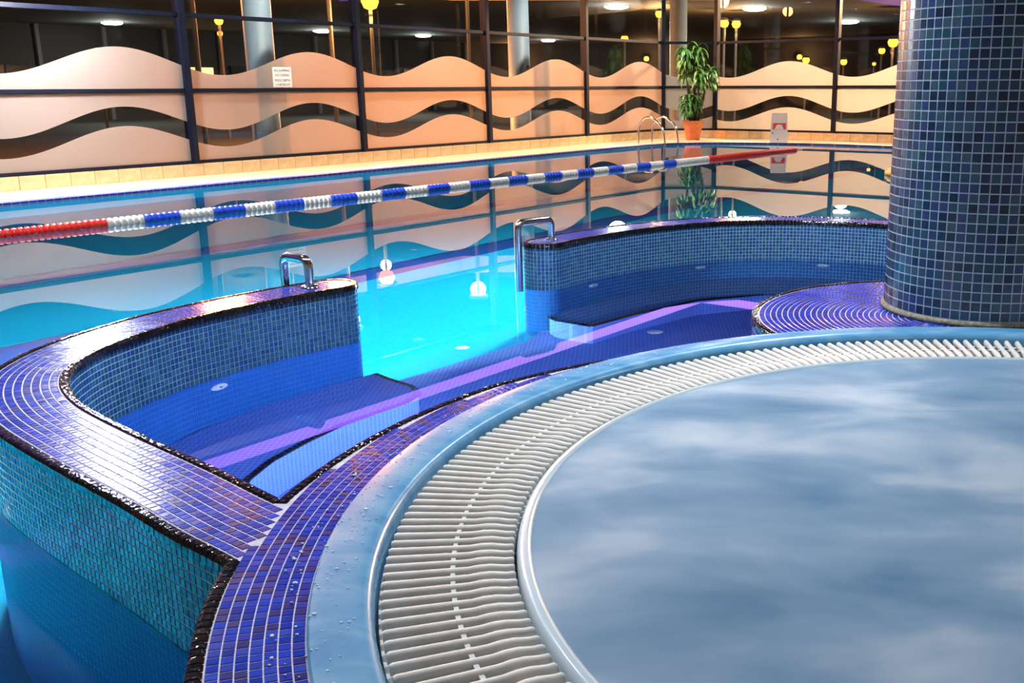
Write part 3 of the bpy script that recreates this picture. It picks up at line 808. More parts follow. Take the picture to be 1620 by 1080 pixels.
while rad > 0.03:
    n = max(6, int(round(2 * math.pi * rad / (PITCH_T * 1.03)))); t = 2 * math.pi * np.arange(n) / n
    q = PC + rad * np.stack([np.cos(t), np.sin(t)], -1)
    ok = (np.hypot(*(q - TUB).T) > 1.942) & (np.hypot(*(q - COLC).T) > COLR - 0.02)
    P.append(np.c_[q, np.full(n, Z_TOP - 0.003)][ok]); Tt.append(np.stack([-np.sin(t), np.cos(t), 0 * t], -1)[ok]); Wt.append(np.full(n, 2 * math.pi * rad / n - 0.003)[ok]); rad -= PITCH_T
P = np.vstack(P); Tt = np.vstack(Tt); Bt = np.stack([-Tt[:, 1], Tt[:, 0], 0 * Tt[:, 0]], -1)
mosaic(plat, 'coping_tile', UT, m_cope_o, m_cope_s, P, Tt, Bt, np.tile([0, 0, 1.0], (len(P), 1)), np.concatenate(Wt), PITCH_T - 0.0036, 0.0015, 300, 7.5)
ar2, _ = resample(arc, 0.0265); T2, N2 = normals2(ar2); ar3 = ar2 + N2 * 0.012; kk = len(ar3)
mosaic(plat, 'edge_tile', UB, m_edge_o, m_edge_s, np.c_[ar3, np.full(kk, Z_TOP - 0.027)], np.c_[T2, np.zeros(kk)], np.c_[N2, np.zeros(kk)], np.tile([0, 0, 1.0], (kk, 1)), 0.0238, 0.034, 0.029, 300, 6.0)
P = []; Tt = []; Nt = []
for r in range(11):
    P.append(np.c_[ar2 + N2 * 0.003, np.full(kk, 0.2637 - r * 0.0252)]); Tt.append(np.c_[T2, np.zeros(kk)]); Nt.append(np.c_[-N2, np.zeros(kk)])
P = np.vstack(P)
mosaic(plat, 'wall_tile', UT, m_wall_o, m_wall_s, P, np.vstack(Tt), np.tile([0, 0, 1.0], (len(P), 1)), np.vstack(Nt), 0.0218, 0.0218, 0.0015, 0)

colm = empty('tiled_column', (COLC[0], COLC[1], Z_TOP)); tag(colm, 'thick round column clad in dark blue mosaic tiles beside the hot tub', 'column')
V, Fc = lathe([(COLR - 0.004, 0.0), (COLR - 0.004, Z_CEIL + 0.75 - Z_TOP)], 96)
link('core', mesh('core', V, Fc, True), m_grout_p, colm)
V, Fc = lathe([(COLR - 0.006, 0.0), (COLR + 0.010, 0.001), (COLR + 0.009, 0.012), (COLR, 0.022), (COLR - 0.006, 0.024)], 96)
link('base_joint', mesh('base_joint', V, Fc, True), plain('stained_joint', (0.20, 0.19, 0.13), 0.7, noise=0.5, scale=60), colm)
NT = 64; pz = 2 * math.pi * COLR / NT
t = 2 * math.pi * (np.arange(NT) + 0.5) / NT
P = []; Tt = []; Nt = []
for r in range(int((Z_CEIL + 0.7 - Z_TOP) / pz)):
    z = Z_TOP + 0.024 + (r + 0.5) * pz
    P.append(np.c_[COLC + (COLR - 0.0045) * np.stack([np.cos(t), np.sin(t)], -1), np.full(NT, z)]); Tt.append(np.stack([-np.sin(t), np.cos(t), 0 * t], -1)); Nt.append(np.stack([np.cos(t), np.sin(t), 0 * t], -1))
P = np.vstack(P)
mosaic(colm, 'column_tile', UF, m_col_o, m_col_s, P, np.vstack(Tt), np.tile([0, 0, 1.0], (len(P), 1)), np.vstack(Nt), pz - 0.0052, pz - 0.0052, 0.0015, 300, 9)

# raised deck on the near side of the tub
rd = [np.array([-0.62, -3.9]), np.array([-0.62, 0.42])] + [TUB + 2.10 * np.array([math.cos(t), math.sin(t)]) for t in np.radians(np.linspace(226, 420, 40))] + [np.array([2.4, 4.9]), np.array([3.3, 5.4]), np.array([9.5, 6.2]), np.array([12.95, 6.2]), np.array([12.95, -3.9])]
struct(link('floor', bm_mesh('floor', prism(rd, -0.1, 0.30)), m_beige))

# ================================================================ HANDRAILS, JETS
def rail(pts, feet, label):
    base = pts[0]; root = empty('handrail', tuple(base)); tag(root, label, 'handrail')
    P = fillet([np.array(p) - np.array(base) for p in pts], 0.045)
    bm = bmesh.new(); tube(bm, P, 0.024, 14); link('tube', bm_mesh('tube', bm, True, 50), m_chrome, root)
    for f in feet:
        V, Fc = lathe([(0.021, 0.012), (0.040, 0.008), (0.046, 0.0)], 24); me = mesh('flange', V, Fc, True)
        link('flange', me, m_chrome, root, tuple(np.array(f) - np.array(base)))
fl = np.array([-1.635, 5.17]); ol = fl + 0.205 * np.array([-0.80, 0.58])
rail([(*fl, 0.303), (*fl, 0.445), (*ol, 0.445), (*ol, -0.28)], [(*fl, 0.304)], 'short chrome handrail at the end of the hooked wall')
fr_ = np.array([-0.515, 6.80]); orr = np.array([-0.715, 6.60])
rail([(*fr_, 0.303), (*fr_, 0.44), (*orr, 0.44), (*orr, -0.03)], [(*fr_, 0.304)], 'short chrome handrail at the end of the wall behind the column')

m_jet = plain('jet_plastic', (0.72, 0.76, 0.70), 0.35)
def jet(path, ang_p, z, label):
    i = int(np.argmin(np.hypot(*(path - np.array(ang_p)).T))); T, Nl = normals2(path)
    n = Nl[i] if (np.array(ang_p) - path[i]) @ Nl[i] > 0 else -Nl[i]
    p = path[i] + n * (HW + 0.001)
    root = empty('spa_jet', (p[0], p[1], z)); tag(root, label, 'jet', 'round spa jets in the alcove walls')
    ax = Vector((n[0], n[1], 0)); q = ax.to_track_quat('Z', 'Y').to_matrix().to_4x4()
    V, Fc = lathe([(0.0, 0.006), (0.012, 0.006), (0.014, 0.014), (0.03, 0.013), (0.043, 0.008), (0.047, 0.0)], 28)
    o = link('jet_face', mesh('jet_face', V, Fc, True), m_jet, root); o.matrix_local = q
    V, Fc = lathe([(0.0, 0.016), (0.007, 0.016), (0.009, 0.005)], 16)
    o = link('nozzle', mesh('nozzle', V, Fc, True), m_gutter, root); o.matrix_local = q
jet(CL, (-1.78, 4.48), -0.14, 'pale round spa jet in the hooked wall above the submerged bench')
for p in ((-0.15, 6.86), (0.645, 7.40), (1.37, 7.33)):
    jet(CR, p, -0.16, 'pale round spa jet in the wall behind the tiled column')
V, Fc = lathe([(0.0, 0.014), (0.03, 0.013), (0.05, 0.006), (0.055, 0.0)], 28)
o = link('floor_inlet', mesh('floor_inlet', V, Fc, True), m_jet, None, (0.17, 6.55, -1.05)); tag(o, 'pale round inlet cover on the alcove floor', 'inlet')

# ================================================================ LANE ROPE
RA = np.array([-5.75, 8.95]); RB = np.array([3.56, 21.35])
rdv = (RB - RA) / np.linalg.norm(RB - RA); RLEN = np.linalg.norm(RB - RA)
rope = empty('lane_rope', (RA[0], RA[1], 0)); tag(rope, 'lane rope of red, white and blue floats stretched across the pool', 'lane rope')
bm = bmesh.new(); tube(bm, [(0, 0, 0.012), (rdv[0] * RLEN, rdv[1] * RLEN, 0.012)], 0.006, 8); link('cable', bm_mesh('cable', bm), m_white, rope)
cuts = [-3.0] + [1.18 + 0.3735 * k for k in range(27)] + [11.93, 15.21]      # ends of the colour runs along the rope
for i, (a, b) in enumerate(zip(cuts, cuts[1:])):
    red = i == 0 or i == len(cuts) - 2
    mat = m_red if red else (m_white if i % 2 == 1 else m_blue)
    L = b - a; n = max(3, int(L / 0.058)); stp = L / n
    V = []; Fc = []; S = 14; prof = []
    for k in range(n):
        x = k * stp
        prof += [(x + 0.002, 0.018), (x + 0.004, 0.046), (x + stp * 0.3, 0.055), (x + stp * 0.62, 0.055), (x + stp * 0.74, 0.040), (x + stp * 0.8, 0.020)]
    for x, r in prof:
        for s in range(S):
            t = 2 * math.pi * s / S; y, z = r * math.cos(t), r * math.sin(t)
            V.append((rdv[0] * (a + x) - rdv[1] * y, rdv[1] * (a + x) + rdv[0] * y, 0.016 + z))
    for k in range(len(prof) - 1):
        for s in range(S): Fc.append((k * S + s, (k + 1) * S + s, (k + 1) * S + (s + 1) % S, k * S + (s + 1) % S))
    bm = bmesh.new(); vv = [bm.verts.new(v) for v in V]
    for f in Fc: bm.faces.new([vv[q] for q in f])
    link('float_run', bm_mesh('float_run', bm, True, 40), mat, rope)

# ================================================================ LADDER
lad = empty('pool_ladder', (0.72, 23.25, 0)); tag(lad, 'chrome pool ladder arching over the far pool edge near the potted plant', 'ladder')
ldir = -NL * -1.0                                        # towards the water
side = DL
for s in (-0.28, 0.28):
    b0 = side * s - ldir * 0.42; b1 = side * s + ldir * 0.28
    pts = [(*b0, 0.0), (*(b0 + ldir * 0.02), 0.34), (*(b0 + ldir * 0.10), 0.52), (*(b0 + ldir * 0.22), 0.60), (*(b0 + ldir * 0.38), 0.58), (*(b1 - ldir * 0.10), 0.42), (*(b1 - ldir * 0.02), 0.18), (*b1, -0.1), (*b1, -0.9)]
    sm = [np.array(p) for p in pts]; sm2 = catmull([np.array(p) for p in pts], 6)
    bm = bmesh.new(); tube(bm, sm2, 0.024, 10); link('side_rail', bm_mesh('side_rail', bm, True, 50), m_chrome, lad)
for z in (-0.2, -0.5, -0.8):
    a = side * -0.28 + ldir * 0.28; b = side * 0.28 + ldir * 0.28; bm = bmesh.new(); c = (a + b) / 2
    add_box(bm, (c[0], c[1], z), (0.54, 0.08, 0.03), rot_dir(side), 0.006); link('tread', bm_mesh('tread', bm), m_chrome, lad)

# ================================================================ POTTED PLANT
pot = empty('potted_plant', (1.55, 25.15, DECK_Z)); tag(pot, 'tall green plant with drooping leaves in a terracotta pot in the corner', 'plant')
m_terra = plain('terracotta', (0.62, 0.20, 0.08), 0.7, noise=0.15, scale=12)
V, Fc = lathe([(0.0, 0.0), (0.165, 0.0), (0.17, 0.02), (0.225, 0.36), (0.25, 0.37), (0.262, 0.45), (0.25, 0.455), (0.225, 0.45), (0.205, 0.38), (0.0, 0.375)], 40)
link('pot', mesh('pot', V, Fc, True), m_terra, pot)
V, Fc = lathe([(0.0, 0.40), (0.205, 0.392)], 24); link('soil', mesh('soil', V, Fc, True), plain('soil', (0.03, 0.02, 0.012), 0.9, noise=0.4, scale=40), pot)
m_bark = plain('bark', (0.10, 0.065, 0.04), 0.9, noise=0.4, scale=30, bump=0.4)
def leafm(name, a, b):
    mt, nt, out = new_mat(name); p = N(nt, 'ShaderNodeBsdfPrincipled'); g = N(nt, 'ShaderNodeNewGeometry')
    r = N(nt, 'ShaderNodeValToRGB'); r.color_ramp.elements[0].color = rgba(a); r.color_ramp.elements[1].color = rgba(b)
    nt.links.new(g.outputs['Random Per Island'], r.inputs[0]); nt.links.new(r.outputs[0], p.inputs['Base Color']); p.inputs['Roughness'].default_value = 0.4
    nt.links.new(p.outputs[0], out.inputs[0]); return mt
m_leaf = leafm('leaf_green', (0.04, 0.16, 0.03), (0.13, 0.36, 0.07))
stems = [((0.03, 0.02), (0.05, 0.04), 1.10), ((-0.06, 0.0), (-0.20, 0.02), 2.12), ((0.07, -0.04), (0.14, -0.10), 1.62), ((0.0, 0.06), (0.10, 0.1), 2.16), ((0.1, 0.03), (0.40, 0.02), 1.66), ((-0.02, -0.06), (-0.14, -0.16), 1.02), ((-0.05, 0.05), (-0.16, 0.1), 1.78)]
def leaf(bm, o, az, el, L, w, droop):
    d = np.array([math.cos(az) * math.cos(el), math.sin(az) * math.cos(el), math.sin(el)]); sd = np.array([-math.sin(az), math.cos(az), 0]); n = 7; pv = None; p = np.array(o, float)
    for i in range(n + 1):
        t = i / n; ww = w * (0.35 + 1.3 * t if t < 0.4 else 0.87 * (1 - (t - 0.4) / 0.6) ** 0.8) * 0.9
        a = bm.verts.new(p + sd * ww); c = bm.verts.new(p + np.array([0, 0, -ww * 0.5])); b = bm.verts.new(p - sd * ww)
        if pv: bm.faces.new((pv[0], a, c, pv[1])); bm.faces.new((pv[1], c, b, pv[2]))
        pv = (a, c, b); d = d + np.array([0, 0, -droop * (0.4 + t)]); d /= np.linalg.norm(d); p = p + d * L / n
for (a, b, h) in stems:
    pts = [np.array([a[0], a[1], 0.38]), np.array([(a[0] + b[0]) / 2, (a[1] + b[1]) / 2, 0.38 + (h - 0.38) * 0.5]), np.array([b[0], b[1], h])]
    bm = bmesh.new(); tube(bm, pts, 0.03, 10, radii=[0.036, 0.03, 0.022]); link('stem', bm_mesh('stem', bm, True), m_bark, pot)
    bm = bmesh.new()
    for i in range(46):
        zz = h - 0.34 * (i / 46); leaf(bm, (b[0], b[1], zz), i * 2.399 + rng.uniform(-.2, .2), rng.uniform(0.25, 1.2) * (1 - 0.5 * i / 46), rng.uniform(0.30, 0.44), 0.052, rng.uniform(0.5, 0.75))
    link('leaf_crown', bm_mesh('leaf_crown', bm, True), m_leaf, pot)
for x in pot.children: x.scale = (1, 1, 1)

# ================================================================ SIGNS
def text_mesh(body, size, align='CENTER'):
    cu = bpy.data.curves.new('txt', 'FONT'); cu.body = body; cu.size = size; cu.align_x = align; cu.align_y = 'CENTER'; cu.extrude = 0.0006
    ob = bpy.data.objects.new('txt', cu); COL.objects.link(ob); dg = bpy.context.evaluated_depsgraph_get(); dg.update()
    me = bpy.data.meshes.new_from_object(ob.evaluated_get(dg)); bpy.data.objects.remove(ob); bpy.data.curves.remove(cu); me.materials.clear(); return me
ns = empty('notice_sign', tuple([*LP(1.68, 0.02), 1.30])); tag(ns, 'small white notice of printed rules stuck on the frosted window', 'sign')
frm = Matrix(((DL[0], 0, NL[0]), (DL[1], 0, NL[1]), (0, 1, 0)))
bm = bmesh.new(); add_box(bm, (0, 0, 0), (0.36, 0.31, 0.004), None, 0.001)
o = link('board', bm_mesh('board', bm), m_white, ns); o.matrix_local = Matrix.Translation((0, 0, 0.135)) @ frm.to_4x4()
m_ink = plain('ink', (0.10, 0.03, 0.06), 0.6)
for body, sz, zz, cm in (('NO JUMPING', 0.052, 0.235, m_ink), ('NO DIVING', 0.052, 0.165, m_ink), ('POOL DEPTH', 0.050, 0.085, m_ink), ('1.2 METRES 4FT', 0.042, 0.02, m_ink)):
    me = text_mesh(body, sz); o = link('lettering', me, cm, ns); q = NL * 0.0025; o.matrix_local = Matrix.Translation((q[0], q[1], zz)) @ frm.to_4x4()
wf = empty('floor_sign', (3.42, 23.75, DECK_Z)); tag(wf, 'white folding floor sign with a red panel on the far deck', 'sign')
sd = np.array([1.0, -0.15]); sd /= np.linalg.norm(sd); nn = np.array([sd[1], -sd[0]])
for s in (1, -1):
    bm = bmesh.new(); hw0, hw1, hh = 0.205, 0.17, 0.66
    pts = [(-hw0, 0), (hw0, 0), (hw1, hh), (-hw1, hh)]
    lean = 0.17 * s
    vs0 = []
    for dd in (0.0, -0.02 * s):
        for x, z in pts:
            q = sd * x + nn * (lean * (1 - z / hh) + 0.012 * s + dd); vs0.append(bm.verts.new((q[0], q[1], z)))
    bm.faces.new(vs0[:4]); bm.faces.new(vs0[4:][::-1])
    for k in range(4): bm.faces.new((vs0[k], vs0[(k + 1) % 4], vs0[4 + (k + 1) % 4], vs0[4 + k]))
    link('board', bm_mesh('board', bm), m_white, wf)
def on_board(poly, off, mat, name):
    bm = bmesh.new(); vv = []
    for dd in (off, off - 0.002):
        for x, z in poly:
            q = sd * x + nn * (0.17 * (1 - z / 0.66) + 0.012 + dd); vv.append(bm.verts.new((q[0], q[1], z)))
    n = len(poly); bm.faces.new(vv[:n]); bm.faces.new(vv[n:][::-1])
    for k in range(n): bm.faces.new((vv[k], vv[(k + 1) % n], vv[n + (k + 1) % n], vv[n + k]))
    link(name, bm_mesh(name, bm), mat, wf)
on_board([(-0.15, 0.30), (0.15, 0.30), (0.145, 0.44), (-0.145, 0.44)], 0.003, m_red, 'red_panel')
on_board([(-0.105, 0.302), (0.105, 0.302), (0.05, 0.405), (-0.05, 0.405)], 0.006, m_white, 'symbol')
on_board([(-0.155, 0.20), (-0.135, 0.20), (-0.135, 0.24), (-0.155, 0.24)], 0.003, m_ink, 'mark')
on_board([(-0.035, 0.07), (-0.01, 0.07), (-0.01, 0.10), (-0.035, 0.10)], 0.003, m_ink, 'mark')
# pale yellow float seen past the column
yf = empty('pool_float', (4.05, 15.2, 0.0)); tag(yf, 'pale yellow float lying on the water by the tiled column', 'float')
m_yel = plain('yellow_foam', (0.85, 0.60, 0.16), 0.5)
bm = bmesh.new(); add_box(bm, (0.05, 0, 0.03), (0.62, 0.36, 0.13), None, 0.04); link('body', bm_mesh('body', bm, True), m_yel, yf)
bm = bmesh.new(); tube(bm, [(-0.16, 0, 0.08), (-0.15, 0, 0.16), (-0.14, 0, 0.21)], 0.035, 10, radii=[0.05, 0.04, 0.025]); link('knob', bm_mesh('knob', bm, True), m_yel, yf)
bm = bmesh.new(); tube(bm, [(0.16, 0, 0.08), (0.15, 0, 0.19), (0.14, 0, 0.24)], 0.035, 10, radii=[0.05, 0.04, 0.025]); link('knob', bm_mesh('knob', bm, True), m_yel, yf)

# ================================================================ INDOOR LAMPS
def area(name, loc, e, size, col, parent=None, spread=170):
    l = bpy.data.lights.new(name, 'AREA'); l.shape = 'DISK'; l.size = size; l.energy = e; l.color = col; l.spread = math.radians(spread)
    o = bpy.data.objects.new(name, l); COL.objects.link(o); o.location = loc
    if parent is not None: o.parent = parent
    return o
def point(name, loc, e, r, col, parent=None):
    l = bpy.data.lights.new(name, 'POINT'); l.energy = e; l.shadow_soft_size = r; l.color = col
    o = bpy.data.objects.new(name, l); COL.objects.link(o); o.location = loc
    if parent is not None: o.parent = parent
    return o
m_lens = emis('downlight_lens', (1.0, 0.94, 0.85), 45.0)
V, Fc = lathe([(0.115, 0.0), (0.15, 0.0), (0.155, -0.012), (0.118, -0.02), (0.115, 0.0)], 28); me_ring = mesh('trim_ring', V, Fc, True); me_ring.materials.append(m_white)
V, Fc = lathe([(0.0, -0.008), (0.116, -0.008)], 28); me_lens = mesh('lens', V, Fc); me_lens.materials.append(m_lens)
def downlight(p, z, e, col, label, group):
    root = empty('downlight', (p[0], p[1], z)); tag(root, label, 'ceiling light', group)
    link('trim_ring', me_ring, None, root); link('lens', me_lens, None, root)
    area('lamp', (0, 0, -0.03), e, 0.24, col, root, 150)
WARM = (1.0, 0.86, 0.68); COOL = (0.92, 0.96, 1.0)
for k in range(-3, 4):
    downlight(LP((k + 0.5) * BAY, 0.6), Z_CEIL, E_DOWN * (0.35 if k < 0 else 0.8), WARM, 'round downlight in the ceiling band above the long glass wall', 'perimeter downlights')
for k in range(3):
    downlight(RP((k + 0.5) * BAYR, 0.6), Z_CEIL, E_DOWN * 0.35, WARM, 'round downlight in the ceiling band above the short glass wall', 'perimeter downlights')
for p, k in (((-7.0, 9.5), 1), ((-2.5, 3.0), 0.5), ((-4.2, 6.2), 0.8), ((4.2, -1.5), 0.45), ((2.0, 9.0), 1), ((6.5, 4.5), 1), ((-6.4, 12.0), 5.5), ((6.0, 13.0), 1), ((1.5, 15.5), 1), ((-6.0, 2.5), 1), ((0.0, 4.7), 1.6)):  # unseen fill: last one added for the alcove walls, strongest for coping glare
    downlight(np.array(p), Z_CEIL + 0.75, E_DOWN * 0.9 * k, COOL, 'round fill downlight, out of view, in the raised middle of the ceiling', 'central downlights')

pn = empty('glare_pendant', (-6.9, 12.9, Z_CEIL)); tag(pn, 'white globe pendant added out of view to put glare on the coping', 'lamp')  # added above the view to throw white glare on the hooked coping
bm = bmesh.new(); tube(bm, [(0, 0, 0), (0, 0, -0.95)], 0.008, 8); link('cord', bm_mesh('cord', bm), m_frame, pn)
V, Fc = lathe([(0.0, 0.16), (0.06, 0.15), (0.13, 0.09), (0.16, 0.0), (0.13, -0.09), (0.06, -0.15), (0.0, -0.16)], 24)
link('globe', mesh('globe', V, Fc, True), emis('opal_globe', (1.0, 0.96, 0.92), 360.0), pn, (0, 0, -1.1))

# ================================================================ UNDERWATER LAMPS
m_plens = emis('pool_lamp_lens', (0.75, 0.97, 1.0), 14.0)
def pool_lamp(p, n, z, e, col, label):
    n = np.array(n, float); n /= np.linalg.norm(n)
    root = empty('pool_lamp', (p[0], p[1], z)); tag(root, label, 'pool light', 'underwater pool lights')
    q = Vector((n[0], n[1], 0)).to_track_quat('Z', 'Y').to_matrix().to_4x4()
    V, Fc = lathe([(0.0, 0.01), (0.085, 0.01)], 28); o = link('lens', mesh('lens', V, Fc), m_plens, root); o.matrix_local = q
    V, Fc = lathe([(0.083, 0.0), (0.085, 0.02), (0.11, 0.015), (0.12, 0.0)], 28); o = link('bezel', mesh('bezel', V, Fc, True), m_chrome, root); o.matrix_local = q
    point('lamp', (n[0] * 0.2, n[1] * 0.2, 0), e, 0.09, col, root)
AQ = (0.70, 0.97, 1.0)
iL = [int(len(CL) * f) for f in (0.68, 0.85)]
Tn, Nn_ = normals2(CL)
for i in iL:
    n = CL[i] - np.array([-1.2, 4.0]); n /= np.linalg.norm(n)
    s = 1 if Nn_[i] @ n > 0 else -1
    pool_lamp(CL[i] + Nn_[i] * s * (HW + 0.002), Nn_[i] * s, -0.55, E_POOL, AQ, 'round underwater light in the pool side of the hooked wall')
Tn, Nn_ = normals2(CR)
for f in (0.12, 0.42):
    i = int(len(CR) * f); s = 1 if Nn_[i] @ (CR[i] - TUB) > 0 else -1
    pool_lamp(CR[i] + Nn_[i] * s * (HW + 0.002), Nn_[i] * s, -0.55, E_POOL, AQ, 'round underwater light in the pool side of the wall behind the column')
for x in (-9.0,):
    pool_lamp(np.array([x, 0.402]), (0, 1), -0.6, E_POOL * 0.7, AQ, 'round underwater light in the near pool wall')
for y in (9.0, 13.0, 17.0):
    pool_lamp(np.array([9.498, y]), (-1, 0), -0.6, E_POOL * 1.4, AQ, 'round underwater light in the end pool wall')
VIO = (0.46, 0.50, 1.0)
def alc_lamp(p, n, z, e, col, label):
    pool_lamp(p, n, z, e, col, label)
for th, k in ((116, 1.2), (130, 1.2), (146, 0.3)):
    t = math.radians(th); d = np.array([math.cos(t), math.sin(t)])
    pool_lamp(TUB + (ring_r(t) + 0.012) * d, d, -0.24, E_ALC * k, VIO, 'small violet light under water in the tub wall facing the alcove')

# ================================================================ OUTSIDE AT NIGHT
m_asph = plain('asphalt', (0.010, 0.0095, 0.009), 0.8, noise=0.3, scale=2)
bm = bmesh.new(); bmesh.ops.create_grid(bm, x_segments=1, y_segments=1, size=90)
g = link('ground_outside', bm_mesh('ground_outside', bm), m_asph, None, (0, 30, -0.02))
# keep the ground out of the pool: cut to the outer side of the glass walls
bpy.data.objects.remove(g)
pv = [LP(-40, -0.12), M4 - NL * 0.12, M5 - NR * 0.12, RP(40, -0.12), np.array([60.0, 90.0]), np.array([-90.0, 90.0])]
struct(poly_obj('ground_outside', pv, -0.02, m_asph))
m_soff = plain('soffit_grey', (0.10, 0.10, 0.098), 0.8)
m_bwall = plain('dark_wall', (0.018, 0.016, 0.014), 0.8, noise=0.2, scale=1.5)
cpoly = [LP(-26, -7), LP(13, -7), np.array([3.0, 30.5]), np.array([14.0, 27.0]), np.array([18.0, 44.0]), np.array([0.0, 62.0]), LP(36, -27), LP(-26, -27)]
bld = empty('far_building', tuple([*LP(0, -27), 0])); tag(bld, 'dark building across the street under a wide grey canopy', 'building'); bl = np.array(bld.location)
link('canopy', bm_mesh('canopy', prism([p - bl[:2] for p in cpoly], Z_CEIL, Z_CEIL + 0.5)), m_soff, bld)
wq = [LP(-30, -27) - bl[:2], LP(37, -27) - bl[:2], LP(37, -28) - bl[:2], LP(-30, -28) - bl[:2]]
link('wall', bm_mesh('wall', prism(wq, -0.02, Z_CEIL + 3)), m_bwall, bld)
wq = [np.array([-8, 62.0]) - bl[:2], np.array([60, 40.0]) - bl[:2], np.array([60, 41.0]) - bl[:2], np.array([-8, 63.0]) - bl[:2]]
link('wall', bm_mesh('wall', prism(wq, -0.02, 9)), m_bwall, bld)
for x, y in ((-6.5, 59.0), (1.0, 56.6), (9.0, 54.0), (18.0, 51.0)):  # lamps added to lift the otherwise black far wall
    wl = empty('wall_fill_lamp', (x, y + 1.9, 2.7)); tag(wl, 'orange lamp added to brighten the far dark wall beyond the canopy', 'lamp', 'added far wall lamps')
    V, Fc = lathe([(0.0, -0.15), (0.12, -0.12), (0.15, 0.0), (0.1, 0.1), (0.0, 0.12)], 16); link('globe', mesh('globe', V, Fc, True), emis('wall_fill_glow', (1.0, 0.40, 0.06), 2.0), wl)
    bm = bmesh.new(); add_box(bm, (0, 0.25, 0.1), (0.05, 0.45, 0.05)); link('bracket', bm_mesh('bracket', bm), m_frame, wl)
    point('lamp', (0, -0.6, -0.1), 80, 0.15, (1.0, 0.5, 0.2), wl)
m_dwin = plain('dark_window', (0.02, 0.025, 0.03), 0.15); m_wwin = emis('lit_window', (1.0, 0.62, 0.2), 1.6); m_gwin = emis('dim_window', (0.8, 0.9, 0.5), 0.35)
rtL = rot_dir(DL)
for k, a in enumerate(np.arange(-26, 36, 2.6)):
    p = LP(a, -26.94) - bl[:2]
    bm = bmesh.new(); add_box(bm, (p[0], p[1], 1.35), (1.7, 0.1, 1.5), rtL, 0.0)
    mt = m_wwin if k in (17,) else (m_gwin if k in (13, 20) else m_dwin)
    w_ = link('window', bm_mesh('window', bm), mt, bld)
    bm = bmesh.new(); add_box(bm, (p[0], p[1], 1.35), (0.06, 0.16, 1.5), rtL); add_box(bm, (p[0], p[1], 2.12), (1.8, 0.16, 0.08), rtL); add_box(bm, (p[0], p[1], 0.58), (1.8, 0.16, 0.08), rtL); link('window_frame', bm_mesh('window_frame', bm), m_frame, w_)
    bm = bmesh.new(); q = LP(a + 1.3, -26.9) - bl[:2]; add_box(bm, (q[0], q[1], Z_CEIL / 2), (0.14, 0.14, Z_CEIL), rtL); link('pilaster', bm_mesh('pilaster', bm), m_soff, bld)
m_can = emis('canopy_lamp', (0.95, 1.0, 0.92), 60.0)
for i, p in enumerate(((-19.0, 39.5), (-13.1, 45.8), (-9.6, 50.1), (-4.2, 56.1), (-0.35, 30.6 + 1.6), (3.9, 33.2), (8.3, 40.3), (-26, 32))):
    root = empty('canopy_light', (p[0], p[1], Z_CEIL)); tag(root, 'round white light fixed under the grey canopy across the street', 'lamp', 'canopy lights')
    s = 0.36
    V, Fc = lathe([(0.0, -0.10), (s * 0.7, -0.09), (s, -0.04), (s, 0.0)], 24); link('diffuser', mesh('diffuser', V, Fc, True), m_can, root)
    V, Fc = lathe([(s, 0.0), (s * 1.1, -0.02), (s * 1.12, 0.0)], 24); link('rim', mesh('rim', V, Fc, True), m_frame, root)
    point('lamp', (0, 0, -0.45), 35, 0.3, (0.95, 1.0, 0.9), root)
# slim sodium street lamps
m_sod = emis('sodium_lamp', (1.0, 0.36, 0.04), 2.2)
m_pole = plain('lamp_pole', (0.03, 0.028, 0.026), 0.6)
def street_lamp(x, y, h, r, e, label):
    root = empty('street_lamp', (x, y, -0.02)); tag(root, label, 'street lamp', 'orange street lamps')
    bm = bmesh.new(); tube(bm, [(0, 0, 0), (0, 0, h + 0.02)], 0.04, 8); link('pole', bm_mesh('pole', bm), m_pole, root)
    V, Fc = lathe([(0.0, -r), (r * 0.7, -r * 0.7), (r, 0), (r * 0.7, r * 0.7), (0, r)], 16); link('globe', mesh('globe', V, Fc, True), m_sod, root, (0, 0, h))
    V, Fc = lathe([(r * 1.25, r * 0.6), (r * 0.4, r * 1.15), (0, r * 1.2)], 16); link('hood', mesh('hood', V, Fc, True), m_pole, root, (0, 0, h))
    if e: point('lamp', (0, 0, h - r - 0.1), e, 0.12, (1.0, 0.46, 0.12), root)
FAR = 'small orange street lamp far beyond the short glass wall'
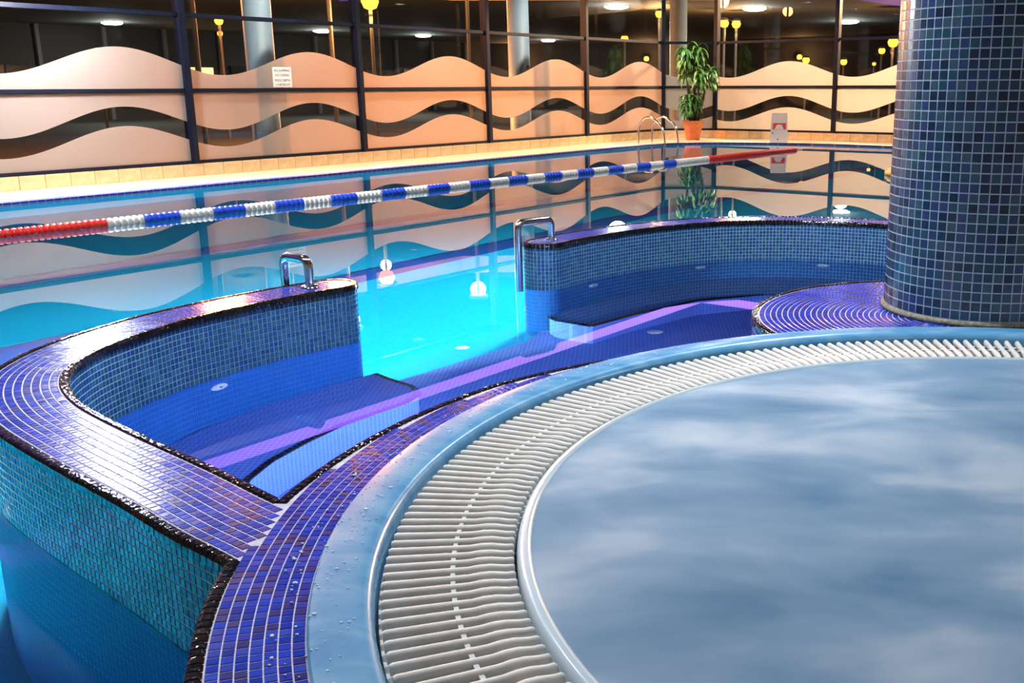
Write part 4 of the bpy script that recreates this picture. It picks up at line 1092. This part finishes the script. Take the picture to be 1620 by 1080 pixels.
for a in ((-5.75, 24.0, 3.14, 0.20, 900, 'largest and brightest orange street lamp, just beyond the long glass wall'),
          (-13.85, 33.0, 2.92, 0.10, 0, 'small orange lamp behind the mullion next to the outdoor column'),
          (-16.41, 33.0, 2.42, 0.10, 0, 'small low orange lamp just above the frosted wave of the end bay'),
          (-10.3, 27.0, 2.91, 0.11, 150, 'higher of two orange lamps in the bay of the notice sign'),
          (-12.97, 34.0, 2.94, 0.09, 0, 'lower of two orange lamps in the bay of the notice sign'),
          (0.96, 33.0, 3.43, 0.13, 200, 'bright orange street lamp above the pool ladder'),
          (-0.12, 36.0, 2.83, 0.13, 0, 'orange street lamp between the pool ladder and the next mullion'),
          (3.05, 34.0, 3.2, 0.15, 0, 'one of two orange street lamps standing close together past the potted plant'),
          (3.47, 34.4, 3.2, 0.15, 200, 'one of two orange street lamps standing close together past the potted plant'),
          (6.02, 36.0, 2.11, 0.13, 0, 'orange street lamp at the crest of the wave above the floor sign'),
          (7.3, 36.0, 2.05, 0.12, 0, FAR), (8.57, 36.0, 2.41, 0.12, 0, FAR), (9.72, 42.0, 2.09, 0.08, 0, FAR),
          (8.19, 33.0, 2.57, 0.17, 150, 'bright orange street lamp close beside the tiled column')):
    street_lamp(*a)
# taller lamps added close to the glass, heads out of view, backlighting the film
def film_backlight(p, z, e, col, label):
    root = empty('street_lamp', (p[0], p[1], -0.02)); tag(root, label, 'street lamp', 'added backlights by the glass')
    bm = bmesh.new(); tube(bm, [(0, 0, 0), (0, 0, z)], 0.05, 10); link('pole', bm_mesh('pole', bm), m_pole, root)
    bm = bmesh.new(); add_box(bm, (0, 0, z + 0.06), (0.5, 0.3, 0.12), None, 0.03); link('lamp_head', bm_mesh('lamp_head', bm), m_pole, root)
    point('lamp', (0, 0, z - 0.15), e, 0.2, col, root)
SOD = (1.0, 0.32, 0.10)
for a, o_, e in ((-2.2, -5.5, 0.1), (3.6, -5.0, 1.45), (7.0, -5.0, 1.35), (11.5, -5.0, 0.95)):
    film_backlight(LP(a, o_), 4.3, E_SODIUM * e, SOD, 'tall street lamp added outside the long glass wall to backlight its film')
for a, o_, e in ((4.6, -4.5, 4.6),):
    film_backlight(RP(a, o_), 4.3, E_SODIUM * e, (1.0, 0.62, 0.34), 'tall street lamp added outside the short glass wall to backlight its film')
# pale round columns just outside the glass
m_ocol = plain('painted_column', (0.14, 0.20, 0.26), 0.5)
for p, lb in (((-9.5, 11.74), 'pale round column outside the end bays of the long glass wall'), ((-5.9, 17.07), 'pale round column outside the glass behind the notice sign'), ((-2.3, 22.40), 'pale round column outside the long glass wall between the notice sign and the ladder'), ((1.3, 27.73), 'pale round column outside the glass behind the potted plant')):
    V, Fc = lathe([(0.0, 0.0), (0.26, 0.0), (0.26, 0.06), (0.225, 0.08), (0.225, 3.55), (0.0, 3.55)], 32)
    root = link('outdoor_column', mesh('outdoor_column', V, Fc, True), m_ocol, None, (p[0], p[1], -0.02)); tag(root, lb, 'column', 'columns outside the glass')
